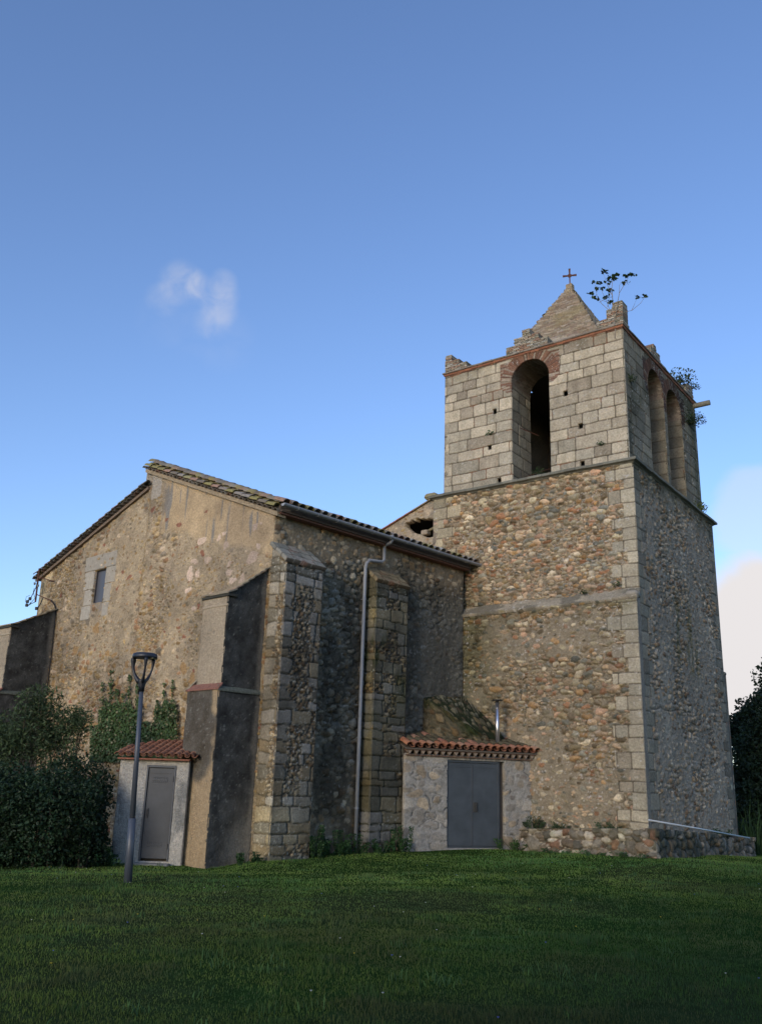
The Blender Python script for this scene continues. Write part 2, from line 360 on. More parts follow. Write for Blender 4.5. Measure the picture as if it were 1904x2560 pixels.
GX, GY = np.meshgrid(xs, ys); GZ = gz(GX, GY)
gV = np.stack([GX, GY, GZ], -1).reshape(-1, 3); ii = np.arange(GX.size).reshape(GX.shape)
gQ = np.stack([ii[:-1, :-1], ii[:-1, 1:], ii[1:, 1:], ii[1:, :-1]], -1).reshape(-1, 4)
nz = fbm(GX, GY, 3, 4, 4).reshape(-1)
gc = mixc(np.full((len(nz), 3), 1.)*np.array([.030, .060, .014]), np.full((len(nz), 3), 1.)*np.array([.042, .055, .020]), sst(nz, .45, .7))
M_SOIL = mat_attr('turf_soil', 1.0, .35, 3, .6, 25, dist=.05, spec=0)
tag(np_mesh('ground', gV, gQ, gc, M_SOIL), 'lawn ground sheet of short turf and soil around the church', None, kind='structure')

def blades(name, P, hgt, wid, col, parent=None, bend=.45, mat=None):
    n = len(P); a = rng.random(n)*2*pi; dx = np.stack([np.cos(a), np.sin(a), np.zeros(n)], 1); b = rng.random(n)*2*pi; ld = np.stack([np.cos(b), np.sin(b), np.zeros(n)], 1)
    bd = (rng.random(n)*bend)[:, None]; up = np.array([0, 0, 1.]); h = hgt[:, None]; w_ = wid[:, None]
    m = P+up*h*.55+ld*h*bd*.35; t = P+up*h*(1-bd*.35)+ld*h*bd
    V = np.stack([P-dx*w_*.5, P+dx*w_*.5, m+dx*w_*.42, m-dx*w_*.42, t], 1).reshape(-1, 3)
    k = np.arange(n)*5; Q = np.stack([k, k+1, k+2, k+3], 1); Tt = np.stack([k+3, k+2, k+4], 1)
    return np_mesh(name, V, Q, np.repeat(col, 5, 0), mat or M_GRASS, parent, smooth=False, T=Tt)
# grass over the visible part of the lawn, denser close to the viewer
PP = []; 
for (y0, y1, dens) in ((4.6, 8, 2600), (8, 12, 1700), (12, 17, 900), (17, 24, 560), (24, 32, 380), (32, 46, 110)):
    x0 = -(y1*.48+1.5); x1 = y1*.5+1.5; nn = int((x1-x0)*(y1-y0)*dens); PP.append(np.stack([rng.uniform(x0, x1, nn), rng.uniform(y0, y1, nn)], 1))
PP = np.concatenate(PP)
def inside_bldg(p):
    r = np.zeros(len(p), bool)
    dv = p-J[:2]; s = dv@hN[:2]; o = dv@nN[:2]; r |= (o < .0) & (s > -7.95)
    dv = p-T[:2]; na = dv@nA[:2]; nb = dv@nB[:2]; r |= (na < .7) & (nb < .4) & (nb > -9) & (na > -10)
    return r
PP = PP[~inside_bldg(PP)]
pat = fbm(PP[:, 0], PP[:, 1], 1.3, 2, 4); pat2 = fbm(PP[:, 0], PP[:, 1], .35, 6, 3); big = fbm(PP[:, 0], PP[:, 1], 4.5, 9, 3)
keep = rng.random(len(PP)) < (.45+.9*sst(pat, .3, .6)); PP = PP[keep]; pat = pat[keep]; pat2 = pat2[keep]; big = big[keep]
P3 = np.stack([PP[:, 0], PP[:, 1], gz(PP[:, 0], PP[:, 1])-.005], 1); nb_ = len(P3)
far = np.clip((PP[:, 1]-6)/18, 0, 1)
hg = (.018+.034*sst(pat2, .35, .75)*sst(pat, .3, .7)+.014*rng.random(nb_))*(1+.5*(rng.random(nb_) < .04)); wd = (.0038+.006*far)*(.7+.6*rng.random(nb_))
c1 = np.array([.048, .100, .020]); c2 = np.array([.085, .130, .024]); c3 = np.array([.085, .095, .035]); c4 = np.array([.032, .080, .026])
gcol = mixc(np.tile(c1, (nb_, 1)), np.tile(c2, (nb_, 1)), sst(big, .35, .65)); gcol = mixc(gcol, np.tile(c4, (nb_, 1)), sst(pat2, .5, .75)*.7); gcol = mixc(gcol, np.tile(c3, (nb_, 1)), ((rng.random(nb_) < .16)*.8)+0)
dry_shade = sst(fbm(PP[:, 0], PP[:, 1], 1.1, 12, 3), .5, .68)*(1-far*.9); gcol = mixc(gcol, np.tile(np.array([.070, .062, .030]), (nb_, 1)), dry_shade*.55)  # dry brown patches, weighted to the foreground to paint it darker
gcol *= ((.78+.44*rng.random(nb_))*(.84+.95*far)*(.55+.9*fbm(PP[:, 0], PP[:, 1]*.6, 1.6, 14, 4)))[:, None]  # blades painted lighter with distance, standing in for the light falloff
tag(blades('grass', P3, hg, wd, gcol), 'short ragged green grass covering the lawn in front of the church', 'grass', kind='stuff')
# coarser tufts scattered over the lawn
tp = []
for k in range(120):
    y = 5.0+19*rng.random()**1.5; x = rng.uniform(-.45, .46)*y
    if inside_bldg(np.array([[x, y]]))[0]: continue
    q = rng.integers(9, 20); r_ = .05+.05*rng.random(); tp.append(np.stack([x+rng.normal(0, r_, q), y+rng.normal(0, r_, q)], 1))
tp = np.concatenate(tp); tz = np.stack([tp[:, 0], tp[:, 1], gz(tp[:, 0], tp[:, 1])], 1); nt_ = len(tp)
tcol = np.array([.05, .10, .032])*(.7+.8*rng.random(nt_))[:, None]
tag(blades('grass_tufts', tz, .055+.07*rng.random(nt_), .007+.006*rng.random(nt_), tcol, bend=.8), 'coarser broad bladed tufts standing out of the short lawn', 'grass tufts', kind='stuff')

# ------------------------------------------------------------------ leaves
def leaves(name, P, size, col, parent=None, nrm=None, flat=.5, mat=None, asp=.6):
    n = len(P); d = rng.normal(size=(n, 3)); 
    if nrm is not None: d = d*flat+nrm
    d /= np.linalg.norm(d, axis=1)[:, None]; r = rng.normal(size=(n, 3)); a = np.cross(d, r); a /= np.linalg.norm(a, axis=1)[:, None]; b = np.cross(d, a); s = size[:, None]
    V = np.stack([P-a*s*.5, P+b*s*.5*asp+d*s*.08, P+a*s*.5, P-b*s*.5*asp+d*s*.08], 1).reshape(-1, 3); k = np.arange(n)*4
    return np_mesh(name, V, np.stack([k, k+1, k+2, k+3], 1), np.repeat(col, 4, 0), mat or M_LEAF, parent, smooth=False)
def blobpts(ells, n, shell=.35, lump=.22, k=0):
    vol = np.array([e[3]*e[4]*e[5] for e in ells])**.75; cnt = (n*vol/vol.sum()).astype(int); out_ = []
    for (cx, cy, cz, rx, ry, rz), c in zip(ells, cnt):
        d = rng.normal(size=(c, 3)); d /= np.linalg.norm(d, axis=1)[:, None]
        th = np.arctan2(d[:, 1], d[:, 0]); lm_ = 1+lump*(fbm(th*2+cx, d[:, 2]*3+cz, .8, k, 3)-.5)*2.2
        r = (1-shell*rng.random(c)**1.6)*lm_; out_.append(np.stack([cx+d[:, 0]*rx*r, cy+d[:, 1]*ry*r, cz+d[:, 2]*rz*r], 1))
    return np.concatenate(out_)
def leafcol(P, base, var=.5, k=0):
    n = len(P); f = fbm(P[:, 0]+P[:, 1]*.6, P[:, 2], .5, k, 3); return np.array(base)*((.6+.8*f)*(1-var/2+var*rng.random(n)))[:, None]
def bush(name, ells, n, size, base, label, cat, group=None, stems=3, k=0, shell=.35, asp=.6):
    c = np.mean([e[:2] for e in ells], 0); z = float(gz(c[0], c[1])); e = empty(name, (c[0], c[1], z), label, cat, group)
    P = blobpts(ells, n, shell, k=k); P = P[P[:, 2] > gz(P[:, 0], P[:, 1])-.02]
    leaves('foliage', P, size*(.5+1.0*rng.random(len(P))), leafcol(P, base, .8, k=k), e, asp=asp)
    m = MB()
    for el in ells:
        for q in range(stems):
            b0 = np.array([el[0]+random.uniform(-.3, .3)*el[3], el[1]+random.uniform(-.3, .3)*el[4], float(gz(el[0], el[1]))-.05]); t0 = np.array([el[0]+random.uniform(-.6, .6)*el[3], el[1]+random.uniform(-.5, .5)*el[4], el[2]+random.uniform(.1, .7)*el[5]])
            mid = (b0+t0)/2+np.array([random.uniform(-.1, .1), random.uniform(-.1, .1), 0]); m.tube([b0, mid, t0], [.025, .016, .006], 5, (.09, .07, .05))
    m.build('stem', M_WOOD, e)
    return e

# ------------------------------------------------------------------ bell tower
tower = empty('bell_tower', TP(0, 0, 0, 0, 0), 'square stone bell tower with rubble walls, arched belfry and brick pyramid roof', 'bell tower')
zc = 11.12
def quoinmask(u, v, A, lo=.42, hi=.85, k=0):
    R = np.clip(np.searchsorted(A.rows, v+(fbm(u, v, .5, k, 2)-.5)*.03)-1, 0, len(A.rows)-2)
    q = np.where(R % 2 == 0, hi, lo)+(hsh(R, R+3, k)-.5)*.25
    return u < q
A_q = Ash(-.4, 12, 1.2, 11, .37, .09, .38, .62); A_q2 = Ash(-.4, 12, 1.4, 12, .36, .08, .45, .8)
def f_tower_front(u, v):
    # big clean cobbles near the top, small stones in the middle, patchy mortar below the ledge
    zone = fbm(u, v, 1.6, 21, 3)
    Mlow = .10+.30*fbm(u, v, .7, 30, 3)
    bigm = (v+(zone-.5)*2.5 > 9.3) | ((v < 7.2) & (zone > .44)); 
    patch = sst(fbm(u, v, 1.5, 33, 3), .50, .66)*sst(v, 7.3, 6.8)
    M = np.where(v > 7.2, Mlow, Mlow+.06+.50*patch)
    h1, c1, v1 = rubble(u, v, .25, .165, 40, PAL_WARM, (.275, .23, .165), M, .075); h2, c2, v2 = rubble(u, v, .20, .115, 50, PAL_WARM, (.275, .23, .165), M*.9, .055)
    b = bigm.astype(float); h = h1*b+h2*(1-b); c = mixc(c2, c1, b); g_ = c.mean(-1, keepdims=True); up_ = sst(v, 7.0, 8.6)[..., None]; c = (g_+(c-g_)*(1+.10*up_))*(1+.06*up_)
    # duller, greener below the ledge; damp towards the nave
    low = sst(v, 7.3, 6.9); c = mixc(c, c*np.array([.95, .94, .88]), low); g = c.mean(-1, keepdims=True); c = c+(g-c)*(.04*low)[..., None]
    damp = sst(u+(fbm(u, v, .9, 61, 3)-.5)*1.5, 4.2, 5.8)*sst(v, 8.4, 6.6)*sst(v, .5, 3.2); c = mixc(c, c*np.array([.50, .54, .46]), damp)
    up_d = sst(u+(zone-.5), 5.2, 6.0)*sst(v, 9.0, 7.2)*(v > 7.1); c = mixc(c, c*np.array([.72, .72, .66]), up_d)
    hq, cq, _ = ashlar(u, v, A_q, 15, depth=.02, wob=.03)
    qm = quoinmask(u, v, A_q, k=1)
    hl, cl, _ = ashlar(7.1-u, v, A_q2, 19, pal=PAL_ASH*np.array([1.05, 1, .9]), depth=.02, wob=.03); ql = quoinmask(7.1-u, v, A_q2, .45, .95, k=2) & (v > 7.3)
    h = np.where(qm, hq, np.where(ql, hl, h)); c = np.where(qm[..., None], cq, np.where(ql[..., None], cl, c))
    mm = sst(v+(fbm(u, v, .4, 66, 3)-.5)*.6, 6.55, 6.95)*(v < 7.05); c = mixc(c, c*np.array([.6, .62, .5]), mm*.7)
    c = lichen(u, v, c, 70, .25, (.48, .45, .40), .06)
    # dark wash streaks under the cornice
    return h, c
def f_tower_right(u, v):
    M = .40+.38*sst(fbm(u, v, 1.0, 80, 4), .34, .60)
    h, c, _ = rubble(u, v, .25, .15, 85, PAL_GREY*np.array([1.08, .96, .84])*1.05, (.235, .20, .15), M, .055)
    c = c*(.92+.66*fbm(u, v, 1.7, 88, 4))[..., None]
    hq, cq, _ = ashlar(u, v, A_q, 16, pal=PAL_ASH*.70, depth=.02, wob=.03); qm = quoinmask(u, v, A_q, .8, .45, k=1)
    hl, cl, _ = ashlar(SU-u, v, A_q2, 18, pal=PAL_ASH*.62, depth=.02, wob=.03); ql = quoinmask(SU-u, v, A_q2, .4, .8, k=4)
    h = np.where(qm, hq, np.where(ql, hl, h)); c = np.where(qm[..., None], cq, np.where(ql[..., None], cl, c))
    moss = sst(fbm(u*1.6, v*.35, .5, 90, 3), .58, .72)*sst(v, 4.5, 6)*sst(v, 8.2, 7)*(np.abs(u-4.2) < 1.2); c = mixc(c, np.broadcast_to(np.array([.09, .085, .02]), c.shape), moss*.5)
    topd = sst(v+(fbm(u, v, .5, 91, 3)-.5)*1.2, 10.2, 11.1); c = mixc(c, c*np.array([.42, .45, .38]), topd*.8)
    crk = np.exp(-((v-(3.95+.05*u+.12*(fbm(u, v*0, .6, 92, 3)-.5)*2))/.02)**2)*(u > .3)*(u < 4); h = h-crk*.04; c = c*(1-.5*crk)[..., None]
    c = lichen(u, v, c, 93, .25, (.34, .34, .31), .07)
    return h, c
def f_back(u, v): 
    h, c, _ = rubble(u, v, .26, .16, 95, PAL_WARM, (.26, .21, .15), .3, .04); return h, c
SU = 7.88
PL0, PL1 = TP(0, 0), TP(7.12, 0); PR1 = TP(0, SU); PBK = TP(7.12, SU)
# upper stage front, lower stage front (stands 25 cm further out), right face, left face, back
panel('front_wall', PL0, PL1, nA, 6.95, zc, f_tower_front, parent=tower, skirt=.03, res=.022)
PF0 = TP(0, 0, .25); PF1 = TP(5.75, 0, .25)
panel('front_wall', PF0, PF1, nA, -.2, 7.0, f_tower_front, parent=tower, skirt=.03, res=.022)['label'] = 'lower front wall of patchy rubble and mortar below the sloping ledge'
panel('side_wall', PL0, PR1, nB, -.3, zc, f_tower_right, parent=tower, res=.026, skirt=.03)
panel('side_wall', PF0, PL0, nB, -.3, 7.0, lambda u, v: (u*0-.01, np.broadcast_to(np.array([.25, .225, .18]), u.shape+(3,))*(.7+.6*fbm(u, v, .5, 5, 4))[..., None]), parent=tower, res=.04, skirt=.02)
panel('side_wall', PL1, PBK, -nB, 8.0, zc, f_back, parent=tower, res=.07, skirt=.2)
panel('back_wall', PR1, PBK, -nA, -.3, zc, f_back, parent=tower, res=.08, skirt=.2)
MB().box(TP(.06, .08, 0, 0, -.4), tA*7.0, tB*7.7, (0, 0, 11.3), (.2, .17, .13)).build('core', M_DARK, tower)
# the lower part of the back wall stands proud, like the front
panel('side_wall', PR1, TP(0, 8.12), nB, -.3, 5.75, lambda u, v: (u*0-.01, np.broadcast_to(np.array([.17, .155, .125]), u.shape+(3,))*(.6+.8*fbm(u, v, .5, 5, 4))[..., None]), parent=tower, res=.04, skirt=.02)
panel('back_wall', TP(0, 8.12), TP(7.12, 8.12), -nA, -.3, 5.75, f_back, parent=tower, res=.1, skirt=.1)
m = MB(); m.bbox(TP(-.02, SU-.02, 0, .0, 5.73), tA*7.1, tB*.28, (0, 0, .12), .03, (.15, .14, .11)); m.build('ledge', M_TRIM, tower)
# string course / cornice at the foot of the belfry
def course(name, pts, prof, col, parent, mat=M_TRIM, jit=.01, seg=.45, closed=True):
    """mitred moulding: pts plan corners (outer wall line), prof list of (out,z)"""
    m = MB(); n = len(pts); dirs = []
    for i in range(n):
        a = np.array(pts[i-1][:2]); b = np.array(pts[i][:2]); c = np.array(pts[(i+1) % n][:2]); e1 = (b-a)/np.linalg.norm(b-a); e2 = (c-b)/np.linalg.norm(c-b)
        n1_ = np.array([e1[1], -e1[0]]); n2_ = np.array([e2[1], -e2[0]]); bis = (n1_+n2_); dirs.append(bis/(np.dot(bis, n1_)))
    for i in range(n if closed else n-1):
        a = np.array(pts[i][:2]); b = np.array(pts[(i+1) % n][:2]); da, db = dirs[i], dirs[(i+1) % n]; L_ = np.linalg.norm(b-a); ns = max(1, int(L_/seg))
        ts = np.linspace(0, 1, ns+1); ts[1:-1] += np.random.default_rng(i+5).uniform(-.3, .3, ns-1)/ns
        for q in range(ns):
            rows = []; j = random.uniform(-jit, jit); g_ = .004
            for t in (ts[q]+g_/L_*(q > 0), ts[q+1]-g_/L_*(q < ns-1)):
                rows.append([(*(a*(1-t)+b*t+(da*(1-t)+db*t)*(o+(j if o > .01 else 0))), z+j*.6) for o, z in prof])
            k = len(prof); vs = rows[0]+rows[1]; fs = [(p, (p+1) % k, k+(p+1) % k, k+p) for p in range(k)]+[tuple(range(k))[::-1], tuple(range(k, 2*k))]
            cc = np.array(col)*random.uniform(.8, 1.2); m.add(vs, fs, cc)
    return m.build(name, mat, parent)
# plan order so that the normal (e.y,-e.x) points outwards
corners = [TP(7.12, 0), TP(0, 0), TP(0, SU), TP(7.12, SU)]
def _outward(pts):
    a, b = np.array(pts[0][:2]), np.array(pts[1][:2]); e = (b-a)/np.linalg.norm(b-a); return np.dot(np.array([e[1], -e[0]]), nA[:2]) > 0
if not _outward(corners): corners = corners[::-1]
course('cornice', corners, [(-.2, zc-.01), (.02, zc-.01), (.05, zc+.02), (.14, zc+.05), (.145, zc+.12), (.09, zc+.15), (-.2, zc+.19)], (.17, .165, .13), tower)
# sloping ledge over the thicker lower front wall
def f_ledge(u, v):
    n_ = fbm(u, v*.3, .3, 820, 4); c = np.broadcast_to(np.array([.33, .285, .205]), u.shape+(3,))*(.55+.9*fbm(u, v*.4, .45, 822, 4))[..., None]
    c = mixc(c, np.broadcast_to(np.array([.19, .17, .125]), c.shape), sst(fbm(u, v, .7, 824, 3), .45, .6)); c = lichen(u, v*.3, c, 826, .5, (.46, .43, .36), .07)
    gap = ((u % .83) < .02)*.02; return (n_-.5)*.07-gap-sst(v, .9, 1)*.02*fbm(u, v*0, .12, 3, 2), c
nL = nA*.65+np.array([0, 0, .76])
def ledge_pos(U, Vv, h):
    o = .31*Vv+.03*(vn(U, U*0, .25, 5)-.5)*Vv; z = 7.33-.014*U-.30*Vv**.9; return (PL0[0]+tA[0]*(U-.02)+nA[0]*(o+h*.6), PL0[1]+tA[1]*(U-.02)+nA[1]*(o+h*.6), z+h*.8)
o_ = panel('ledge', TP(0, 0), TP(6.0, 0), nL, 0, 1, f_ledge, parent=tower, res=.025, skirt=.09, pos=ledge_pos, fixu=(False, False))
mL = MB(); mL.bbox(TP(.36, 0, .31, .012, 7.0), -tA*.38, nA*-.32, (0, 0, .2), .07, (.30, .27, .21)); mL.build('ledge_stone', M_TRIM, tower, True)

# belfry
IN = .12
zb0, zb1 = zc+.16, 15.72
BA0, BA1 = .164, 6.78; BB0, BB1 = .10, 7.2          # extent along a and along b
AL, AR, ZS = 4.14, 2.73, 14.77; AC = (AL+AR)/2; RR = (AL-AR)/2
def putlog(u, v):
    m = np.zeros(np.shape(u), bool)
    for hx, hz_ in holes_f: m |= (np.abs(u-hx) < .08) & (np.abs(v-hz_) < .095)
    return m
A_bf = Ash(zb0-.05, 16, 7.5, 36, .375, .09, .40, 1.12, u0=.12); A_br = Ash(zb0-.05, 16, 7.5, 32, .36, .06, .35, .9)
holes_f = [(4.779, 13.908), (4.983, 12.654), (4.624, 11.40), (2.164, 13.922), (1.686, 12.696), (1.671, 11.42)]
def archin(u, v, c, r, zs): return (np.abs(u-c) < r) & (v < zs) | (((u-c)**2+(v-zs)**2 < r*r) & (v >= zs))
def ringfield(u, v, c, r, zs, w_, k):
    rad = np.hypot(u-c, v-zs); ang = np.arctan2(v-zs, u-c); nb2 = 46; q = ang/pi*nb2+hsh((ang*3).astype(int), (ang*2).astype(int), k)*.1; I = np.floor(q).astype(int); f = q-I
    d = np.minimum(f, 1-f)*pi*rad/nb2; s = sst(d, .003, .012); idx = (hsh(I, I*3, k)*4).astype(int)
    idx = np.where((hsh(I, I, k+2) > .86), 4, idx)
    sc = BRICK[idx]*(.75+.5*hsh(I, I+5, k+1))[..., None]; return (s-1)*.02+(hsh(I, I+1, k+3)-.5)*.03, mixc(np.broadcast_to(np.array((.20, .15, .11)), sc.shape), sc, s), (rad > r-.02) & (rad < r+w_) & (v > zs-.02)
def f_belfry(arches, holes, A, k, sh, pal, side=False):
    def f(u_, v):
        u = u_+sh
        h, c, (R, Cc, s) = ashlar(u, v, A, k, pal=pal)
        gap = (1-s)*sst(fbm(u, v, .35, k+3, 2), .66, .70); c = mixc(c, np.broadcast_to(np.array((.24, .11, .06)), c.shape), gap*.8)      # brick slips in some joints
        wa = sst(fbm(u*2.2, v*.35, .5, k+9, 3), .45, .75)*.35; c = mixc(c, c*np.array([.6, .6, .56]), wa)                   # run-off streaks
        for (cx, r, zs) in arches:
            hr, cr, m = ringfield(u, v, cx, r, zs, .36+.05*fbm(u, v, .4, 3, 2), k+4)
            # brick packing above and beside the arch haunches
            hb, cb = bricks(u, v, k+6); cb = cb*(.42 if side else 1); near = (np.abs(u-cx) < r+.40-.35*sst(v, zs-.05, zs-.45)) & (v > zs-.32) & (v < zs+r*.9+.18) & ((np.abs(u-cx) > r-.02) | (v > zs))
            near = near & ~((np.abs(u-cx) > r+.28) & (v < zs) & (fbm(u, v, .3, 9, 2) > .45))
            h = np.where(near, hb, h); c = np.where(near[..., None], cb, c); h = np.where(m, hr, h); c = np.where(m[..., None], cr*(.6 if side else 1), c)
        hb, cb = bricks(u, v, k+8, .3, .05); tb = (v > 15.66) & (fbm(u, v, .6, k, 2) > .3); h = np.where(tb, hb, h); c = np.where(tb[..., None], cb, c)
        for (hx, hz_) in holes:
            m = (np.abs(u-hx) < .075) & (np.abs(v-hz_) < .09); h = np.where(m, -.26, h); c = np.where(m[..., None], np.array([.02, .018, .015]), c)
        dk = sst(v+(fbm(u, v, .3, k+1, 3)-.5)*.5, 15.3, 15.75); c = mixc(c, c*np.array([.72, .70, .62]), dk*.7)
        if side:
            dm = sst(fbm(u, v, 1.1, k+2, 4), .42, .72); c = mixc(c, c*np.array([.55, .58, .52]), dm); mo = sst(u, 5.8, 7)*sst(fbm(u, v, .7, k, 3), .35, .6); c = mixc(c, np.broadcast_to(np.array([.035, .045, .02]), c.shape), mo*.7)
        return h, lichen(u, v, c, k+12, .15, (.45, .43, .38), .05)
    return f
nAo = nA*(-IN)
def BP(a, b, z=0.): return T+tA*a+tB*b+np.array([0, 0, z])+nAo
bP = lambda a, b: BP(a, b)
zz_v = lambda z: np.array([0, 0, z])
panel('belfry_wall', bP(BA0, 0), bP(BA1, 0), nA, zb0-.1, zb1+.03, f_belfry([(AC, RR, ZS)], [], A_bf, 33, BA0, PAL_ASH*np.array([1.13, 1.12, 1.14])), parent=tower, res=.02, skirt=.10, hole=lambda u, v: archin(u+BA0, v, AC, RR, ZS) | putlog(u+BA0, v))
SA = [(2.98, .86, 14.55), (4.72, .86, 14.45)]    # two arches on the right side (along b)
SA = [(2.86, .74, 14.62), (4.68, .80, 14.52)]
bR = lambda a, b: T+tA*(BA0)+tB*b
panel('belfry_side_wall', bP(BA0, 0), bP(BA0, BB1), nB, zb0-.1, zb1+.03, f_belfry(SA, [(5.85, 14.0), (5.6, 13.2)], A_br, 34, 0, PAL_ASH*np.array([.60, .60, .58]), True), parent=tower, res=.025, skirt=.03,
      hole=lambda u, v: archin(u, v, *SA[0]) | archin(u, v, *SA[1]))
# left and back walls of the belfry; the left one keeps a small gap under its bricked-up arch
def _hole_world():
    d = ray(1060+1153/4.347, 780+872/4.347); Pl = BP(BA1-1.2, 0); t = np.dot(Pl-C0, nB)/np.dot(d, nB); P = C0+d*t; q = P-BP(0, 0)
    M2 = np.array([tA[:2], tB[:2]]).T; s_ = np.linalg.solve(M2, q[:2]); return s_[1], P[2]
hb_, hz0 = _hole_world(); HOLE_IN = (hb_, hz0)
d_ = ray(1060+1153/4.347, 780+872/4.347); Po = BP(BA1, 0); t_ = np.dot(Po-C0, nB)/np.dot(d_, nB); Pq = C0+d_*t_; s2 = np.linalg.solve(np.array([tA[:2], tB[:2]]).T, (Pq-BP(0, 0))[:2]); HOLE_OUT = (s2[1], Pq[2])
def nearhole(c, w_=.09, h_=.16): return lambda u, v: ((np.abs(u-c[0]-(v-c[1])*.2) < w_) & (np.abs(v-c[1]) < h_)) | ((np.abs(u-c[0]-.05) < w_*.5) & (np.abs(v-c[1]-h_-.16) < .08))
simple_bf = lambda u, v: ashlar(u, v, A_br, 38)[:2]
panel('belfry_side_wall', bP(BA1, 0), bP(BA1, BB1), -nB, zb0-.1, zb1+.03, simple_bf, parent=tower, res=.05, skirt=.2)
panel('belfry_back_wall', bP(BA0, BB1), bP(BA1, BB1), -nA, zb0-.1, zb1+.03, simple_bf, parent=tower, res=.06, skirt=.2)
# inner chamber
TH = 1.43; THS = 1.2
dkf = lambda u, v: (u*0, np.broadcast_to(np.array([.17, .145, .11]), u.shape+(3,))*(.5+fbm(u, v, .5, 4, 4))[..., None])
ia0, ia1, ib0, ib1 = BA0+THS, BA1-THS, TH, BB1-TH
panel('chamber_wall', bP(ia0, ib0), bP(ia1, ib0), -nA, zb0-.1, 15.9, dkf, parent=tower, res=.05, skirt=0, hole=lambda u, v: archin(u+ia0, v, AC, RR+.01, ZS), fixu=(False, False))
panel('chamber_wall', bP(ia0, ib0), bP(ia0, ib1), -nB, zb0-.1, 15.9, dkf, parent=tower, res=.05, skirt=0, hole=lambda u, v: archin(u+ib0, v, SA[0][0], SA[0][1]+.01, SA[0][2]) | archin(u+ib0, v, SA[1][0], SA[1][1]+.01, SA[1][2]), fixu=(False, False))
panel('chamber_wall', bP(ia1, ib0), bP(ia1, ib1), nB, zb0-.1, 15.9, dkf, parent=tower, res=.03, skirt=0, fixu=(False, False))
panel('chamber_wall', bP(ia0, ib1), bP(ia1, ib1), nA, zb0-.1, 15.9, dkf, parent=tower, res=.06, skirt=0, fixu=(False, False))
GAP = ray(1060+1153/4.347, 780+872/4.347)
def gap_at(z): P = C0+GAP*((z-EYE)/GAP[2]); q = np.linalg.solve(np.array([tA[:2], tB[:2]]).T, (P-bP(0, 0))[:2]); return q
def slab_gap(name, a0, a1, b0, b1, z, th, ra, rb_):
    ga, gb = gap_at(z+th/2); m = MB()
    for (x0, x1, y0, y1) in ((a0, ga-ra, b0, b1), (ga+ra, a1, b0, b1), (ga-ra, ga+ra, b0, gb-rb_), (ga-ra, ga+ra, gb+rb_, b1)): m.box(bP(x0, y0)+zz_v(z), tA*(x1-x0), tB*(y1-y0), (0, 0, th), (.1, .08, .06))
    m.build(name, M_DARK, tower)
slab_gap('chamber_ceiling', ia0-.1, ia1+.1, ib0-.1, ib1+.1, 15.9, .06, .09, .12); slab_gap('roof_slab', .3, 6.6, .3, 6.9, 15.98, .05, .14, .2)
MB().box(bP(.3, .3)+np.array([0, 0, zb0-.12]), tA*6.3, tB*6.6, (0, 0, .05), (.1, .08, .06)).build('chamber_floor', M_DARK, tower)
# jambs and arch soffits: (axis position, radius, spring z, depth, start, along, into, normalsign)
A_j = Ash(zb0-.05, 16, 2.5, 35, .345, .06, .45, .9)
def opening(c, r, zs, dep, base, al, into, flipn, pal, res=.03):
    jf = lambda u, v: ashlar(u, v, A_bf, 39, pal=pal)[:2]
    for sg in (1, -1):
        P0 = base+al*(c+sg*r); panel('jamb', P0, P0+into*dep, -al*sg, zb0-.1, zs, jf, parent=tower, res=res, skirt=0, fixu=(True, False))
    # soffit: sweep half circle
    na_ = 40; nd = max(3, int(dep/.05)); th = np.linspace(0, pi, na_+1); dd = np.linspace(0, dep, nd+1); TT, DD = np.meshgrid(th, dd)
    hh, cc = bricks(DD, TT*r, 5, .28, .06, pal=np.array([(.22, .17, .12), (.25, .2, .15), (.2, .14, .1), (.26, .22, .16), (.3, .25, .19)]))
    rr = r-hh*.6; X = base[None, None]+al*(c+rr*np.cos(TT))[..., None]+into*DD[..., None]; X[..., 2] += zs+rr*np.sin(TT)
    id_ = np.arange(TT.size).reshape(TT.shape); Q = np.stack([id_[:-1, :-1], id_[:-1, 1:], id_[1:, 1:], id_[1:, :-1]], -1).reshape(-1, 4)
    np_mesh('arch_soffit', X.reshape(-1, 3), Q, cc.reshape(-1, 3), M_STONE, tower)
opening(AC, RR, ZS, TH, bP(0, 0), tA, tB, 1, PAL_ASH*.95)
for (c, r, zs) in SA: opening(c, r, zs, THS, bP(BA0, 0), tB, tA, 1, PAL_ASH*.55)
# tie rod in the front opening and rail at its foot
for a_, b_, r_ in ((bP(4.1, .55)+zz_v(13.35), bP(3.75, 1.2)+zz_v(13.22), .015), (bP(AL, 1.0)+zz_v(11.75), bP(AR, .3)+zz_v(11.62), .008)): MB().tube([a_, b_], r_, 6, (.08, .05, .04)).build('tie_rod', M_RUST, tower)
# coping course
cb4 = [bP(BA1, 0), bP(BA0, 0), bP(BA0, BB1), bP(BA1, BB1)]
if not _outward(cb4): cb4 = cb4[::-1]
course('coping', cb4, [(-.3, 15.70), (.02, 15.70), (.035, 15.73), (.035, 15.775), (-.3, 15.775)], (.27, .12, .07), tower, M_TILE, .008, .28)
course('coping', cb4, [(-.3, 15.777), (.07, 15.777), (.08, 15.81), (.04, 15.845), (-.3, 15.85)], (.22, .19, .15), tower, M_TILE, .006, .4)['label'] = 'upper grey course of the coping'
